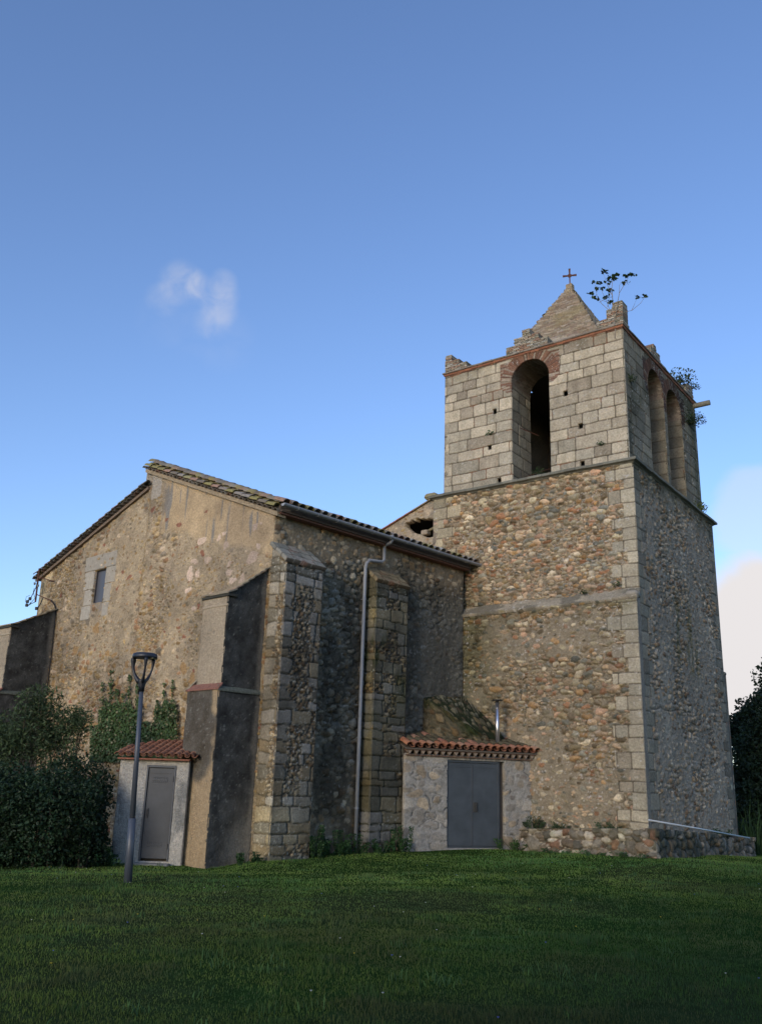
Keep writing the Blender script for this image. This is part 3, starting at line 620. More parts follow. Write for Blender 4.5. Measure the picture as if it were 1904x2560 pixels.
# stepped brick merlons
def f_mer(u, v):
    h, c = bricks(u, v, 77, .26, .058, pal=np.array([(.30, .22, .15), (.34, .28, .21), (.26, .15, .10), (.38, .34, .27), (.28, .24, .18)]), mort=(.33, .29, .23)); return h, c
def merlon(P, al, into, steps, thick, label=None):
    """stepped block: steps list of (s0, s1, z) along al; box rows of bricks"""
    m = MB(); zb = 15.84
    rr_ = random.Random(int(P[0]*100)); lv = sorted(set([zb]+[s[2] for s in steps])); z = zb; bh = .062; row = 0
    top = max(s[2] for s in steps)
    while z < top-.02:
        segs = [(s[0], s[1]) for s in steps if s[2] > z+.03]
        if segs:
            a0 = min(s[0] for s in segs); a1 = max(s[1] for s in segs); x = a0-(.13 if row % 2 else 0)
            while x < a1-.02:
                x0 = max(x, a0); x1 = min(x+.255, a1)
                if x1-x0 > .03:
                    cc = np.array(rr_.choice([(.30, .24, .17), (.34, .29, .22), (.26, .18, .12), (.36, .33, .27), (.26, .24, .18), (.30, .27, .20), (.29, .19, .13)]))*rr_.uniform(.8, 1.15); jj = rr_.uniform(-.012, .012)
                    m.bbox(P+al*x0+np.array([0, 0, z])-into*jj, al*(x1-x0-.008), into*thick, (0, 0, bh-.006), .008, cc)
                x += .263
        z += bh; row += 1
    m.box(P+al*(min(s[0] for s in steps)+.02)+into*.02+np.array([0, 0, zb]), al*.01, into*(thick-.04), (0, 0, .02), (.25, .2, .15))
    o = m.build('merlon', M_STONE, tower)
    if label: o['label'] = label
    return o
pA = bP(0, 0)
merlon(pA, tA, tB, [(6.52, 6.80, 16.50), (6.2, 6.80, 16.30), (5.88, 6.8, 16.06)], .45, 'stepped brick merlon on the left front corner')
merlon(pA, tA, tB, [(3.40, 3.70, 16.66), (3.08, 4.02, 16.42), (2.75, 4.32, 16.14)], .40, 'stepped brick merlon above the front arch')
merlon(pA, tA, tB, [(.12, .47, 16.62), (.12, .68, 16.43), (.12, 1.02, 16.14)], .45, 'stepped brick merlon on the near corner')
pB = bP(BA0, 0)
merlon(pB, tB, tA, [(0.02, .30, 16.55), (.02, .48, 16.3), (.02, .66, 16.0)], .32)
merlon(pB, tB, tA, [(2.9, 3.2, 16.40), (2.62, 3.55, 16.2), (2.4, 4.2, 15.98)], .4)
merlon(pB, tB, tA, [(6.6, 7.15, 16.4), (6.25, 7.15, 16.1)], .45)
merlon(bP(0, BB1-.45), tA, tB, [(6.0, 6.8, 16.3)], .45)
# pyramid roof of brick
PC = bP(0, 0)+tA*3.45+tB*3.6; HP = 2.32; ZA = 20.15; ZP = 15.9
PALP = np.array([(.29, .22, .15), (.25, .185, .13), (.32, .26, .18), (.21, .15, .11), (.36, .31, .24), (.27, .23, .15)])
pyr = None
for qi, (al, into) in enumerate(((tA, tB), (tB, tA), (-tA, -tB), (-tB, -tA))):
    hgt = ZA-ZP; nv_ = 110; nu_ = 130
    f1 = np.linspace(0, .985, nv_); s1 = np.linspace(-1, 1, nu_); SS, FF = np.meshgrid(s1, f1); uu = SS*HP*(1-FF); vv = FF*hgt
    hh, cc = bricks(uu+10, vv, 60+qi, .27, .062, pal=PALP, mort=(.22, .17, .11)); loss = sst(fbm(uu, vv, .25, 14+qi, 3), .55, .7); hh = hh*2.2-loss*.03
    yl = sst(fbm(uu, vv, .8, 24+qi, 3), .5, .7)*sst(vv, 1.3, 2.4); cc = mixc(cc, np.broadcast_to(np.array([.26, .21, .10]), cc.shape), yl*.5)
    wh = sst(fbm(uu*.5, vv*2.5, .3, 34+qi, 3), .55, .68)*sst(vv, 2.2, .8); cc = mixc(cc, np.broadcast_to(np.array([.42, .38, .31]), cc.shape), wh*.6)
    outn = -into; w_ = HP*(1-FF)+hh*1.2
    edg = np.abs(SS)**8*hh*1.5
    X = PC[None, None]+al*(uu+np.sign(SS)*edg)[..., None]+outn*w_[..., None]; X[..., 2] = ZP+vv+hh*.5
    id_ = np.arange(SS.size).reshape(SS.shape); Q = np.stack([id_[:-1, :-1], id_[:-1, 1:], id_[1:, 1:], id_[1:, :-1]], -1).reshape(-1, 4)
    Xc = (X[:-1, :-1]+X[1:, 1:]).reshape(-1, 3)/2; dC = Xc-C0; gd_ = GAP/np.linalg.norm(GAP); dist_ = np.linalg.norm(np.cross(dC, gd_), axis=1); Q = Q[dist_ > .22]
    o = np_mesh('pyramid_roof', X.reshape(-1, 3), Q, cc.reshape(-1, 3), M_STONE, tower)
m = MB(); m.prism([PC+tA*s_*.12+tB*t_*.12+np.array([0, 0, ZA-.28]) for s_, t_ in ((-1, -1), (1, -1), (1, 1), (-1, 1))], (0, 0, .22), (.32, .25, .16)); apex = m.build('apex_stone', M_STONE, tower)
# iron cross
m = MB(); cz = ZA-.1; ca = tA; P = PC+np.array([0, 0, cz])
def bar(m, c, d, side, L_, w0, w1, t, col):
    d = np.array(d, float); side = np.array(side, float); nn = np.cross(d, side)
    poly = [c-side*w0/2, c+side*w0/2, c+d*L_+side*w1/2, c+d*L_-side*w1/2]; m.prism([p-nn*t/2 for p in poly], nn*t, col)
zz = np.array([0, 0, 1.]); cc_ = P+zz*.45; ic = (.11, .05, .035)
cdir = head(-75.)
bar(m, P, zz, cdir, .45, .045, .045, .03, ic); bar(m, cc_, zz, cdir, .30, .045, .08, .03, ic); bar(m, cc_, cdir, zz, .26, .045, .08, .03, ic); bar(m, cc_, -cdir, zz, .26, .045, .08, .03, ic)
m.tube([cc_-np.cross(zz, cdir)*.022, cc_+np.cross(zz, cdir)*.022], .075, 14, ic); m.build('cross', M_RUST, tower)
# water spout at the far corner
m = MB(); p0 = bP(BA0, BB1-.12)+np.array([0, 0, 15.62])
m.tube([p0-nB*.3, p0+nB*.6+zz*.02], .10, 12, (.20, .19, .15)); m.build('water_spout', M_TRIM, tower, True)

# ------------------------------------------------------------------ church nave
church = empty('church', GP(0, 0, 0), 'old stone church nave with plastered rubble gable wall, tiled roof, buttresses and grey gutter', 'church')
def gtop(g): return np.where(g < 6.08, 8.46+(10.88-8.46)*g/6.06, 10.42-(g-6.08)*(10.42-8.38)/6.5)
def f_gable(u, v):
    g = u
    n_ = fbm(g, v, 1.1, 100, 4); n2_ = fbm(g*1.6, v*.7, .9, 104, 4)
    M = .90+.1*(n_-.5)
    # areas where the render has fallen away
    strip = np.exp(-((g-5.3-.5*(n2_-.5)+(v-7)*.05)/.75)**2)*sst(v, 3.5, 5)*sst(v, 10.6, 9.8)
    left = sst(g+(n2_-.5)*2.2, 9.4, 10.8); lowl = sst(v+(n_-.5)*2, 6.3, 4.6)*sst(g, 6.0, 7.6); upb = sst(v-(gtop(g)-1.9)+(n_-.5)*2.0, 0, .7)*sst(g, 7.2, 8.4)
    lowr = sst(v+(n2_-.5)*2.4, 4.9, 3.6)*sst(g, 1.0, 2.2); corner_ = sst(g, .9, .2)*sst(v, 8.0, 7.2)*.4
    bare = np.clip(strip*.8+left*.6+lowl*.7+upb*.4+lowr*.8+corner_+sst(n2_, .58, .74)*.5, 0, 1)*(.6+.8*fbm(g, v, .45, 101, 3))
    M = M-.50*bare
    h, c, vis = rubble(g, v, .27, .175, 110, PAL_OCHRE*np.array([1.0, .98, 1.0]), (.36, .295, .20), M, .05)
    h3, c3, v3 = rubble(g, v, .13, .085, 116, PAL_OCHRE, (.36, .295, .20), M, .035)
    sm = (fbm(g, v, .8, 119, 2) > .58); h = np.where(sm, h3, h); c = np.where(sm[..., None], c3, c)
    # smooth ochre lime render high on the right
    smo = sst(v-(gtop(g)-1.15+.5*(n_-.5)-.1*g), -.1, .15)*sst(g, 5.6, 5.0); c = mixc(c, np.broadcast_to(np.array([.47, .36, .22]), c.shape)*(.88+.24*fbm(g, v, .4, 3, 4))[..., None], smo*.92); h = h*(1-smo)+smo*.022
    # grey cement run-downs
    rn = sst(fbm(g*3.0, v*.25, .35, 130, 2), .66, .76)*smo; c = mixc(c, np.broadcast_to(np.array([.24, .235, .215]), c.shape), rn*.9)
    # big pale stones
    F1, F2, I, Jj = vor(g, v, .34, .30, 7, .8, .5); pm = (hsh(I, Jj, 5) > .72) & (F1/F2 < .62) & (v > 6.2) & (v < 8.3) & (g < 3.9) & (g > .5)
    c = np.where(pm[..., None], np.array([.62, .49, .38])*(.75+.45*hsh(I, Jj, 6))[..., None], c); h = np.where(pm, .03, h)
    F1, F2, I, Jj = vor(g, v, .30, .2, 9, .8, .4); pm = (hsh(I, Jj, 3) > .972) & (F1/F2 < .42); c = np.where(pm[..., None], np.array([.27, .13, .085]), c)
    F1, F2, I, Jj = vor(g, v, .36, .3, 13, .8, .4); pm = (hsh(I, Jj, 3) > .92) & (F1/F2 < .5) & (v < 7); c = np.where(pm[..., None], np.array([.35, .23, .11]), c)
    gry = sst(fbm(g, v, 1.4, 140, 4), .42, .64); c = mixc(c, c*np.array([.74, .75, .78]), gry); c = c*(.72+.56*fbm(g, v, .5, 144, 5))[..., None]*np.array([1.07, 1.03, .98])
    dk = sst(g, .95, .3)*sst(v, 7.6, 6.2); c = mixc(c, c*np.array([.72, .72, .66]), dk*.8)
    # cut corner stones at the far left and at the roof step
    hq, cq, _ = ashlar(12.6-g, v, A_q2, 141, pal=PAL_ASH*np.array([1.2, 1.08, .9]), mort=(.33, .27, .19), depth=.012); q = quoinmask(12.6-g, v, A_q2, .35, .7, 3) & (v > 6.6); h = np.where(q, hq, h); c = np.where(q[..., None], cq, c)
    q = (np.abs(g-5.78) < .26+.05*(n_-.5)) & (v > 10.0); c = np.where(q[..., None], np.array([.36, .32, .26]), c)
    # crack
    xk = 8.75+.08*(fbm(g*0, v, .5, 3, 3)-.5)*2; crk = np.exp(-((g-xk)/.014)**2)*(v < 6.4)*(v > 2.5); h = h-crk*.03; c = c*(1-.6*crk)[..., None]
    return h, c
wg0, wg1, wz0, wz1 = 8.21, 8.92, 7.02, 8.14
panel('gable_wall', GP(0), GP(12.6), -hN, -.6, 11, f_gable, parent=church, top=gtop, skirt=.25, res=.025, hole=lambda u, v: (u > wg0) & (u < wg1) & (v > wz0) & (v < wz1))
# window: stone surround, grey screened pane
win = MB()
def sblock(m, g0, g1, z0, z1, o=.035, b=.02): m.bbox(GP(g0, -.12, z0), gN*(g1-g0), -hN*(o+.12), (0, 0, z1-z0), b, np.array((.36, .325, .26))*random.uniform(.88, 1.1))
sblock(win, 7.66, 9.58, wz1+.0, 8.64); sblock(win, 7.62, wg0, 7.60, wz1-.006); sblock(win, 7.78, wg0, 7.0, 7.594); sblock(win, wg1, 9.52, 7.52, wz1-.006); sblock(win, wg1, 9.40, 6.99, 7.514)
sblock(win, 8.93, 9.5, 6.52, 6.984); sblock(win, 7.84, 8.2, 6.54, 6.984); 
win.bbox(GP(8.206, -.12, 6.66), gN*.718, -hN*.14, (0, 0, .35), .02, (.27, .23, .18))
for (g0, g1) in ((wg0-.03, wg0), (wg1, wg1+.03)): win.box(GP(g0, -.45, wz0), gN*(g1-g0), -hN*.40, (0, 0, wz1-wz0), (.30, .27, .22))
win.box(GP(wg0, -.45, wz1), gN*(wg1-wg0), -hN*.35, (0, 0, .03), (.30, .27, .22))
wo = win.build('window', M_TRIM, church); wo['label'] = 'small window with pale cut stone surround'
mf = MB()
for (g0, g1, z0, z1) in ((wg0, wg0+.025, wz0, wz1), (wg1-.025, wg1, wz0, wz1), (wg0+.025, wg1-.025, wz1-.03, wz1), (wg0+.025, wg1-.025, wz0, wz0+.03)): mf.bbox(GP(g0, -.10, z0), gN*(g1-g0), -hN*.05, (0, 0, z1-z0), .005, (.06, .055, .055))
def sub(mb, name, mat, parent, smooth=False): return mb.build(name, mat, parent, smooth)
sub(mf, 'frame', M_PAINT, wo)
mp_ = MB(); mp_.box(GP(wg0+.02, -.12, wz0+.02), gN*(wg1-wg0-.04), -hN*.02, (0, 0, wz1-wz0-.04), (.10, .10, .11)); mp_.build('pane', M_GLASS, wo)

def f_nave(u, v):
    s = u     # from the gable corner backwards
    n_ = fbm(s, v, 1.1, 200, 4); mid = sst(s, 1.1, 1.4)*sst(s, 3.45, 3.2)
    M = .52+.30*sst(n_, .4, .6)-.30*mid*sst(v, 7.9, 7.2)*sst(v, 2.2, 3.4)
    h, c, vis = rubble(s, v, .26, .18, 205, PAL_GREY*np.array([1.0, .97, .92]), (.16, .14, .105), M, .055)
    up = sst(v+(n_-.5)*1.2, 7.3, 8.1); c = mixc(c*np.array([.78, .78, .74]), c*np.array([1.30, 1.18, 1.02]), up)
    dk = sst(fbm(s*1.3, v*.6, 1.0, 210, 4), .45, .68)*(1-up); c = mixc(c*1.25, c*.5, dk*.85)
    right = sst(s, 4.8, 6.4); c = mixc(c, np.broadcast_to(np.array([.14, .135, .11]), c.shape)*(.6+.8*fbm(s*2, v*.5, .5, 214, 4))[..., None], right*.55*sst(v, 7.6, 6.6))
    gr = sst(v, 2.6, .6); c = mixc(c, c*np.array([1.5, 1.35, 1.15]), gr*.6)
    return h, lichen(s, v, c, 216, .2, (.28, .27, .23), .07)
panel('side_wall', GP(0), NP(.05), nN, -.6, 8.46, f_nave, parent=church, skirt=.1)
MB().prism([GP(.07, -.34, -.5), GP(12.5, -.34, -.5), GP(12.5, -.34, 8.2), GP(6.1, -.34, 10.2), GP(5.9, -.34, 10.7), GP(.07, -.34, 8.35)], hN*.2, (.2, .17, .13)).build('core', M_DARK, church)['label'] = 'inner masonry of the gable'
MB().prism([GP(.07, -.58, -.5), GP(12.5, -.58, -.5), GP(12.5, -.58, 8.2), GP(6.1, -.58, 10.2), GP(.07, -.58, 8.3)], hN*7.3, (.2, .17, .13)).build('core', M_DARK, church)
panel('far_side_wall', GP(12.6), GP(12.6, -8.5), -nN, -.6, 8.4, lambda u, v: rubble(u, v, .28, .18, 220, PAL_OCHRE, (.34, .27, .18), .6, .04)[:2], parent=church, res=.08, skirt=.1)

# buttresses -----------------------------------------------------------------
def buttress_panels(root, P, al, out_, w0, w1, z0, z1f, z1b, d, fieldF, fieldL, fieldR, res=.03, n_al=None):
    """block projecting by d along out_ between w0 and w1 along al, top sloping from z1b at wall to z1f at front"""
    na_ = al
    panel('front_face', P+al*w0+out_*d, P+al*w1+out_*d, out_, z0, z1f, fieldF, parent=root, res=res, skirt=.05)
    tf = lambda u: z1b+(z1f-z1b)*u/d
    panel('side_face', P+al*w0, P+al*w0+out_*d, -al, z0, z1b, fieldL, parent=root, res=res, skirt=.03, top=tf, fixu=(False, True))
    panel('side_face', P+al*w1, P+al*w1+out_*d, al, z0, z1b, fieldR, parent=root, res=res, skirt=.03, top=tf, fixu=(False, True))
class Sub:   # lets panels become sub-parts of a part
    pass
def part_empty(name, parent, label):
    o = bpy.data.objects.new(name, None); o.empty_display_size = .2; link(o, parent); o['label'] = label; return o
_old_root = root_loc
def root_loc(p):
    return p.location if (p.type == 'EMPTY' and p.parent is None) else (0, 0, 0)
A_b1 = Ash(-.4, 8, 1.8, 51, .30, .11, .34, .95); A_b2 = Ash(-.4, 8, 1.8, 52, .29, .11, .34, .95)
def f_b1(u, v):
    h, c, (R, Cc, s) = ashlar(u, v, A_b1, 53, pal=np.array([(.27, .25, .21), (.22, .20, .16), (.25, .21, .14), (.18, .165, .13), (.30, .28, .24), (.21, .17, .11), (.16, .15, .12)]), mort=(.09, .08, .06), depth=.05, wob=.09)
    hr, cr, _ = rubble(u, v, .16, .09, 55, PAL_GREY*np.array([1, .9, .75]), (.12, .105, .08), .35, .03); use = (hsh(R, Cc, 9) < .14) & (u > .25) | ((np.abs(u-.68-.1*(fbm(u, v, .4, 8, 3)-.5)*4) < .2+.14*hsh(R, R, 2)) & (hsh(R, R, 4) < .62) & (v > 1.2)); h = np.where(use, hr-.01, h); c = np.where(use[..., None], cr, c)
    c = c*(.30+.95*fbm(u, v, .8, 57, 5))[..., None]; c = lichen(u, v, c, 58, .45, (.36, .35, .30), .05)
    lw = sst(v, 2.4, .6); c = mixc(c, c*np.array([1.25, 1.28, 1.2]), lw*.6); return h, c
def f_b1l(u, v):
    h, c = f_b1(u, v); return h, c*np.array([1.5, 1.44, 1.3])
def f_b2(u, v):
    h, c, (R, Cc, s) = ashlar(u, v, A_b2, 63, pal=np.array([(.20, .19, .15), (.18, .17, .13), (.22, .19, .12), (.15, .14, .10), (.23, .22, .19)]), mort=(.06, .06, .035), depth=.05, wob=.08)
    hr, cr, _ = rubble(u, v, .17, .10, 65, PAL_GREY*np.array([.9, .8, .6]), (.10, .09, .07), .35, .03); use = (hsh(R, Cc, 9) < .15) | ((np.abs(u-.72) < .2+.14*hsh(R, R, 2)) & (hsh(R, R, 4) < .4) & (v > 2.5)); h = np.where(use, hr-.01, h); c = np.where(use[..., None], cr, c)
    c = c*(.26+.9*fbm(u, v, .8, 60, 5))[..., None]; ms = sst(fbm(u, v*.6, .5, 67, 4), .42, .62)*sst(v, 2.5, 5.0)*sst(v, 7.6, 6.6); c = mixc(c, np.broadcast_to(np.array([.035, .042, .015]), c.shape), ms*.85)
    return h, lichen(u, v, c, 68, .3, (.30, .30, .25), .05)
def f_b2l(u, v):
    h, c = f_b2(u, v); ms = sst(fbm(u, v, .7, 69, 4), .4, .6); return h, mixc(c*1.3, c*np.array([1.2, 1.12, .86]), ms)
b1 = part_empty('buttress', church, 'stone block buttress at the corner of the nave')
buttress_panels(b1, GP(0), hN, nN, -.02, 1.27, -.5, 7.12, 7.6, .6, f_b1, f_b1l, f_b1)
b2 = part_empty('buttress', church, 'mossy block buttress beside the downpipe')
buttress_panels(b2, J, hN, nN, -4.43, -3.09, -.5, 7.26, 7.62, .42, f_b2, f_b2l, f_b2)
def cap(root, P, al, out_, w0, w1, zf, zb, d, th, ov, col, colf=None):
    m = MB(); nseg = 3
    for i in range(nseg):
        a0 = w0-ov+(w1-w0+2*ov)*i/nseg+.004; a1 = w0-ov+(w1-w0+2*ov)*(i+1)/nseg; sl = (zb-zf)/d; e = .07
        p = [(0, zb+.01), (d+e, zf-sl*e+.01), (d+e, zf-sl*e+th), (0, zb+th+.02)]; j = random.uniform(-.01, .01)
        vs = [P+al*a0+out_*o+np.array([0, 0, z+j]) for o, z in p]+[P+al*a1+out_*o+np.array([0, 0, z+j]) for o, z in p]
        m.add(vs, [(0, 1, 5, 4), (1, 2, 6, 5), (2, 3, 7, 6), (3, 0, 4, 7), (0, 3, 2, 1), (4, 5, 6, 7)], np.array(col)*random.uniform(.85, 1.15))
    return m.build('cap', M_STONE, root)
def field_cap(root, P, al, out_, w0, w1, zf, zb, d, ov, field):
    """sloping weathered cap as a displaced sheet"""
    sl = (zb-zf)/d; e = .08; Pq = P+al*(w0-ov); L_ = w1-w0+2*ov
    nm = np.array([out_[0]*sl, out_[1]*sl, 1.]); nm /= np.linalg.norm(nm)
    def pos(U, Vv, h): o = (d+e)*(1-Vv); return (Pq[0]+al[0]*U+out_[0]*o+nm[0]*h, Pq[1]+al[1]*U+out_[1]*o+nm[1]*h, zb+.09-sl*o+nm[2]*h)
    panel('cap', Pq, Pq+al*L_, nm, 0, 1, field, parent=root, res=.025, skirt=.10, pos=pos, fixu=(False, False))
def f_cap(u, v):
    h, c, _ = ashlar(u, v*.7, Ash(0, 1, 2, 71, .24, .03, .3, .5), 72, pal=np.array([(.30, .28, .22), (.26, .25, .2), (.34, .3, .24)]), depth=.015)
    c = lichen(u, v, c, 73, .8, (.42, .40, .33), .08); m = sst(fbm(u, v, .3, 74, 3), .6, .72); return h, mixc(c, np.broadcast_to(np.array([.33, .17, .11]), c.shape), m*.6)
field_cap(b1, GP(0), hN, nN, -.02, 1.27, 7.12, 7.6, .6, .05, f_cap); field_cap(b2, J, hN, nN, -4.43, -3.09, 7.26, 7.62, .42, .04, lambda u, v: (f_cap(u, v)[0], f_cap(u, v)[1]*np.array([.8, .68, .5])))

# plastered two-stage buttresses on the gable wall
def f_plast(k, dark, base=(.34, .28, .19)):
    def f(u, v):
        n_ = fbm(u, v, .9, k, 5); c = np.broadcast_to(np.array(base), u.shape+(3,))*(.75+.5*n_)[..., None]
        dmask = dark(u, v, n_); c = mixc(c, np.broadcast_to(np.array([.052, .052, .047]), c.shape)*(.05+1.9*fbm(u, v, .22, k+3, 6))[..., None], dmask)
        m = sst(fbm(u, v, .07, k+5, 3), .66, .80); c = mixc(c, np.broadcast_to(np.array([.17, .17, .145]), c.shape), m*.5*dmask*sst(fbm(u, v, .5, k+8, 2), .3, .6))
        m2 = sst(fbm(u, v, .05, k+6, 2), .80, .86); c = mixc(c, np.broadcast_to(np.array([.26, .26, .22]), c.shape), m2*.5)
        return (fbm(u, v, .25, k+2, 4)-.5)*.03, c
    return f
def big_buttress(g0, g1, g1l, o_low, o_up, zbase, zstep, zf, zb, label, seed):
    r = part_empty('buttress', church, label)
    # dark black lichen on the side away from the sun, bare plaster on its front
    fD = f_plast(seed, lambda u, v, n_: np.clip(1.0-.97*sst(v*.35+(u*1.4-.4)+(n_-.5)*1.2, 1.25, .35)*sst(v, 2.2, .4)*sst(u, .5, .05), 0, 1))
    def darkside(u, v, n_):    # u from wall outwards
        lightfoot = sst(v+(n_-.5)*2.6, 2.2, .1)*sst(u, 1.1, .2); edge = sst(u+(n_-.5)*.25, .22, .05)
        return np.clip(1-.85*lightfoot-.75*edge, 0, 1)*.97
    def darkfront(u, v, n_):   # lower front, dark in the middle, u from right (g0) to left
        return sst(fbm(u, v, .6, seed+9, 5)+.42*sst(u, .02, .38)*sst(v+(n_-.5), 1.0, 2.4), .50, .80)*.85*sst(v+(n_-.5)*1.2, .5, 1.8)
    zs = zstep
    P = G
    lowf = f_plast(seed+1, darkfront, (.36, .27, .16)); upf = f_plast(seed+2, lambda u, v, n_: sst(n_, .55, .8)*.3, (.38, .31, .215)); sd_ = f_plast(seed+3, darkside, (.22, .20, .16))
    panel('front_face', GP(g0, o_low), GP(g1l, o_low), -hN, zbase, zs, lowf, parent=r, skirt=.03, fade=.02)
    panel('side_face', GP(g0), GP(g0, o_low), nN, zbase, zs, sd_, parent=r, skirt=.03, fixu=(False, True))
    panel('side_face', GP(g1l), GP(g1l, o_low), -nN, zbase, zs, upf, parent=r, skirt=.03, fixu=(False, True), res=.06)
    tf = lambda u: zb+(zf-zb)*u/o_up; SLT = .42
    panel('front_face', GP(g0+.03, o_up), GP(g1, o_up), -hN, zs, zf, upf, parent=r, skirt=.03, fade=.02)
    panel('side_face', GP(g0+.03), GP(g0+.03, o_up), nN, zs, zb, sd_, parent=r, skirt=.03, top=tf, fixu=(False, True))
    panel('side_face', GP(g1), GP(g1, o_up), -nN, zs, zb, upf, parent=r, skirt=.03, top=lambda u: zb-SLT+(zf-zb+SLT)*u/o_up, fixu=(False, True), res=.06)
    # offset at the step: sloped, brick edged
    m = MB(); e = .035
    def quadp(a, b, c, d, th, col): n_ = np.array([0, 0, th]); m.add([a, b, c, d, a+n_, b+n_, c+n_, d+n_], [(0, 3, 2, 1), (4, 5, 6, 7), (0, 1, 5, 4), (1, 2, 6, 5), (2, 3, 7, 6), (3, 0, 4, 7)], col)
    ZZ = lambda p, z: np.array([p[0], p[1], z])
    quadp(ZZ(GP(g0-e, o_low+e), zs-.02), ZZ(GP(g1l+e, o_low+e), zs-.02), ZZ(GP(g1l+e, o_up), zs+.11), ZZ(GP(g0-e, o_up), zs+.11), .04, (.25, .12, .085))
    quadp(ZZ(GP(g1l+e, o_low+e), zs-.021), ZZ(GP(g1l+e, 0), zs-.021), ZZ(GP(g1, 0), zs+.24), ZZ(GP(g1, o_up), zs+.24), .05, (.30, .27, .2))
    quadp(ZZ(GP(g0-e, o_low+e), zs-.05), ZZ(GP(g0-e, 0), zs-.05), ZZ(GP(g0+.05, 0), zs+.06), ZZ(GP(g0+.05, o_low), zs+.06), .04, (.13, .14, .11))
    m.build('offset', M_STONE, r)
    # tiled top: overlapping flat courses
    m = MB(); nst = 7; e = .06
    for i in range(nst):
        t0 = i/nst; t1 = (i+1)/nst; oa = o_up*(1-t0)+(e if i == 0 else 0); ob = o_up*(1-t1)-.04; za = zf+(zb-zf)*t0+.035; zb2 = zf+(zb-zf)*t1-.005; gs = np.linspace(g0-e, g1+e, 4)
        for q in range(3):
            cc = np.array(random.choice([(.30, .25, .17), (.27, .235, .17), (.24, .20, .14), (.30, .22, .15)])); a = GP(gs[q]+.003, oa); b = GP(gs[q+1], oa); c = GP(gs[q+1], ob); d = GP(gs[q]+.003, ob); j = random.uniform(-.008, .008)
            sA = lambda g, t: -SLT*t*np.clip((g-g0)/(g1-g0), 0, 1); vs = [ZZ(a, za-.03+j+sA(gs[q], t0)), ZZ(b, za-.03+j+sA(gs[q+1], t0)), ZZ(c, zb2+j+sA(gs[q+1], t1)), ZZ(d, zb2+j+sA(gs[q], t1))]; n_ = np.array([0, 0, .035]); m.add(vs+[x+n_ for x in vs], [(0, 3, 2, 1), (4, 5, 6, 7), (0, 1, 5, 4), (1, 2, 6, 5), (2, 3, 7, 6), (3, 0, 4, 7)], cc)
    m.bbox(GP(g0-.04, o_up+.04, zf-.07), gN*(g1-g0+.08), hN*.3, (0, 0, .07), .01, (.05, .05, .04))
    m.bbox(GP(g0+.0, o_up+.02, zf-.32), gN*(g1-g0), hN*.06, (0, 0, .07), .02, (.36, .30, .21))
    m.build('tiled_top', M_TILE, r)
    return r
big_buttress(.1, 1.12, 1.36, 1.30, 1.22, -.7, 3.78, 6.12, 7.02, 'tall plastered buttress, black with lichen on its right side, nearest the lamp post', 300)
big_buttress(11.15, 12.4, 12.5, 1.6, 1.5, -.7, 4.18, 6.34, 7.12, 'plastered buttress at the far left end of the gable', 320)

# roofs ------------------------------------------------------------------------
PAL_T = np.array([(.20, .16, .12), (.17, .15, .12), (.24, .17, .12), (.20, .18, .14), (.26, .22, .16), (.15, .12, .09)])
def f_roof(k, pal, per=.278, crs=.36):
    def f(u, v):
        q = u/per; I = np.floor(q).astype(int); f_ = q-I; Rr = np.floor(v/crs+hsh(I, I, k)*.12).astype(int); fr = v/crs+hsh(I, I, k)*.12-Rr
        pr = np.abs(np.sin(pi*q)); h = .095*pr**.8+.028*(1-fr); c = pal[(hsh(I, Rr, k)*len(pal)).astype(int)]*(.75+.5*hsh(I, Rr, k+1))[..., None]*(.8+.4*fbm(u, v, .4, k, 3))[..., None]
        c = mixc(c, np.broadcast_to(np.array([.25, .21, .08]), c.shape), sst(fbm(u, v, .35, k+4, 3), .58, .7)*.7)
        return h+(hsh(I, Rr, k+2)-.5)*.02, c
    return f
def roof_sheet(name, P, al, L_, down0, vec, S_, field, parent, res=.035, skirt=.02, mat=M_TILE):
    """P: eave start, al: along eave, vec: unit vector up-slope, S_: slope length"""
    nm = np.cross(al, vec); nm /= np.linalg.norm(nm); nm = nm if nm[2] > 0 else -nm
    def pos(U, Vv, h): return (P[0]+al[0]*U+vec[0]*Vv+nm[0]*h, P[1]+al[1]*U+vec[1]*Vv+nm[1]*h, P[2]+al[2]*U+vec[2]*Vv+nm[2]*h)
    return panel(name, P, np.array(P)+al*L_, nm, 0, S_, field, mat=mat, parent=parent, res=res, skirt=skirt, pos=pos, fixu=(False, False))
slR = .40; vR = gN+np.array([0, 0, slR]); vR = vR/np.linalg.norm(vR)
eaveP = NP(-8.05, .34, 8.68)
roof_sheet('roof', eaveP, hN, 8.1+.15, 0, vR, 7.15, f_roof(400, PAL_T), church)['label'] = 'barrel tile roof slope above the gutter'
slL = .315; vL = -gN+np.array([0, 0, slL]); vL = vL/np.linalg.norm(vL)
roof_sheet('roof', GP(12.85, .18, 8.42), hN, 8.2, 0, vL, 6.9, f_roof(410, PAL_T*.9), church, res=.05)['label'] = 'lower barrel tile roof slope on the left'
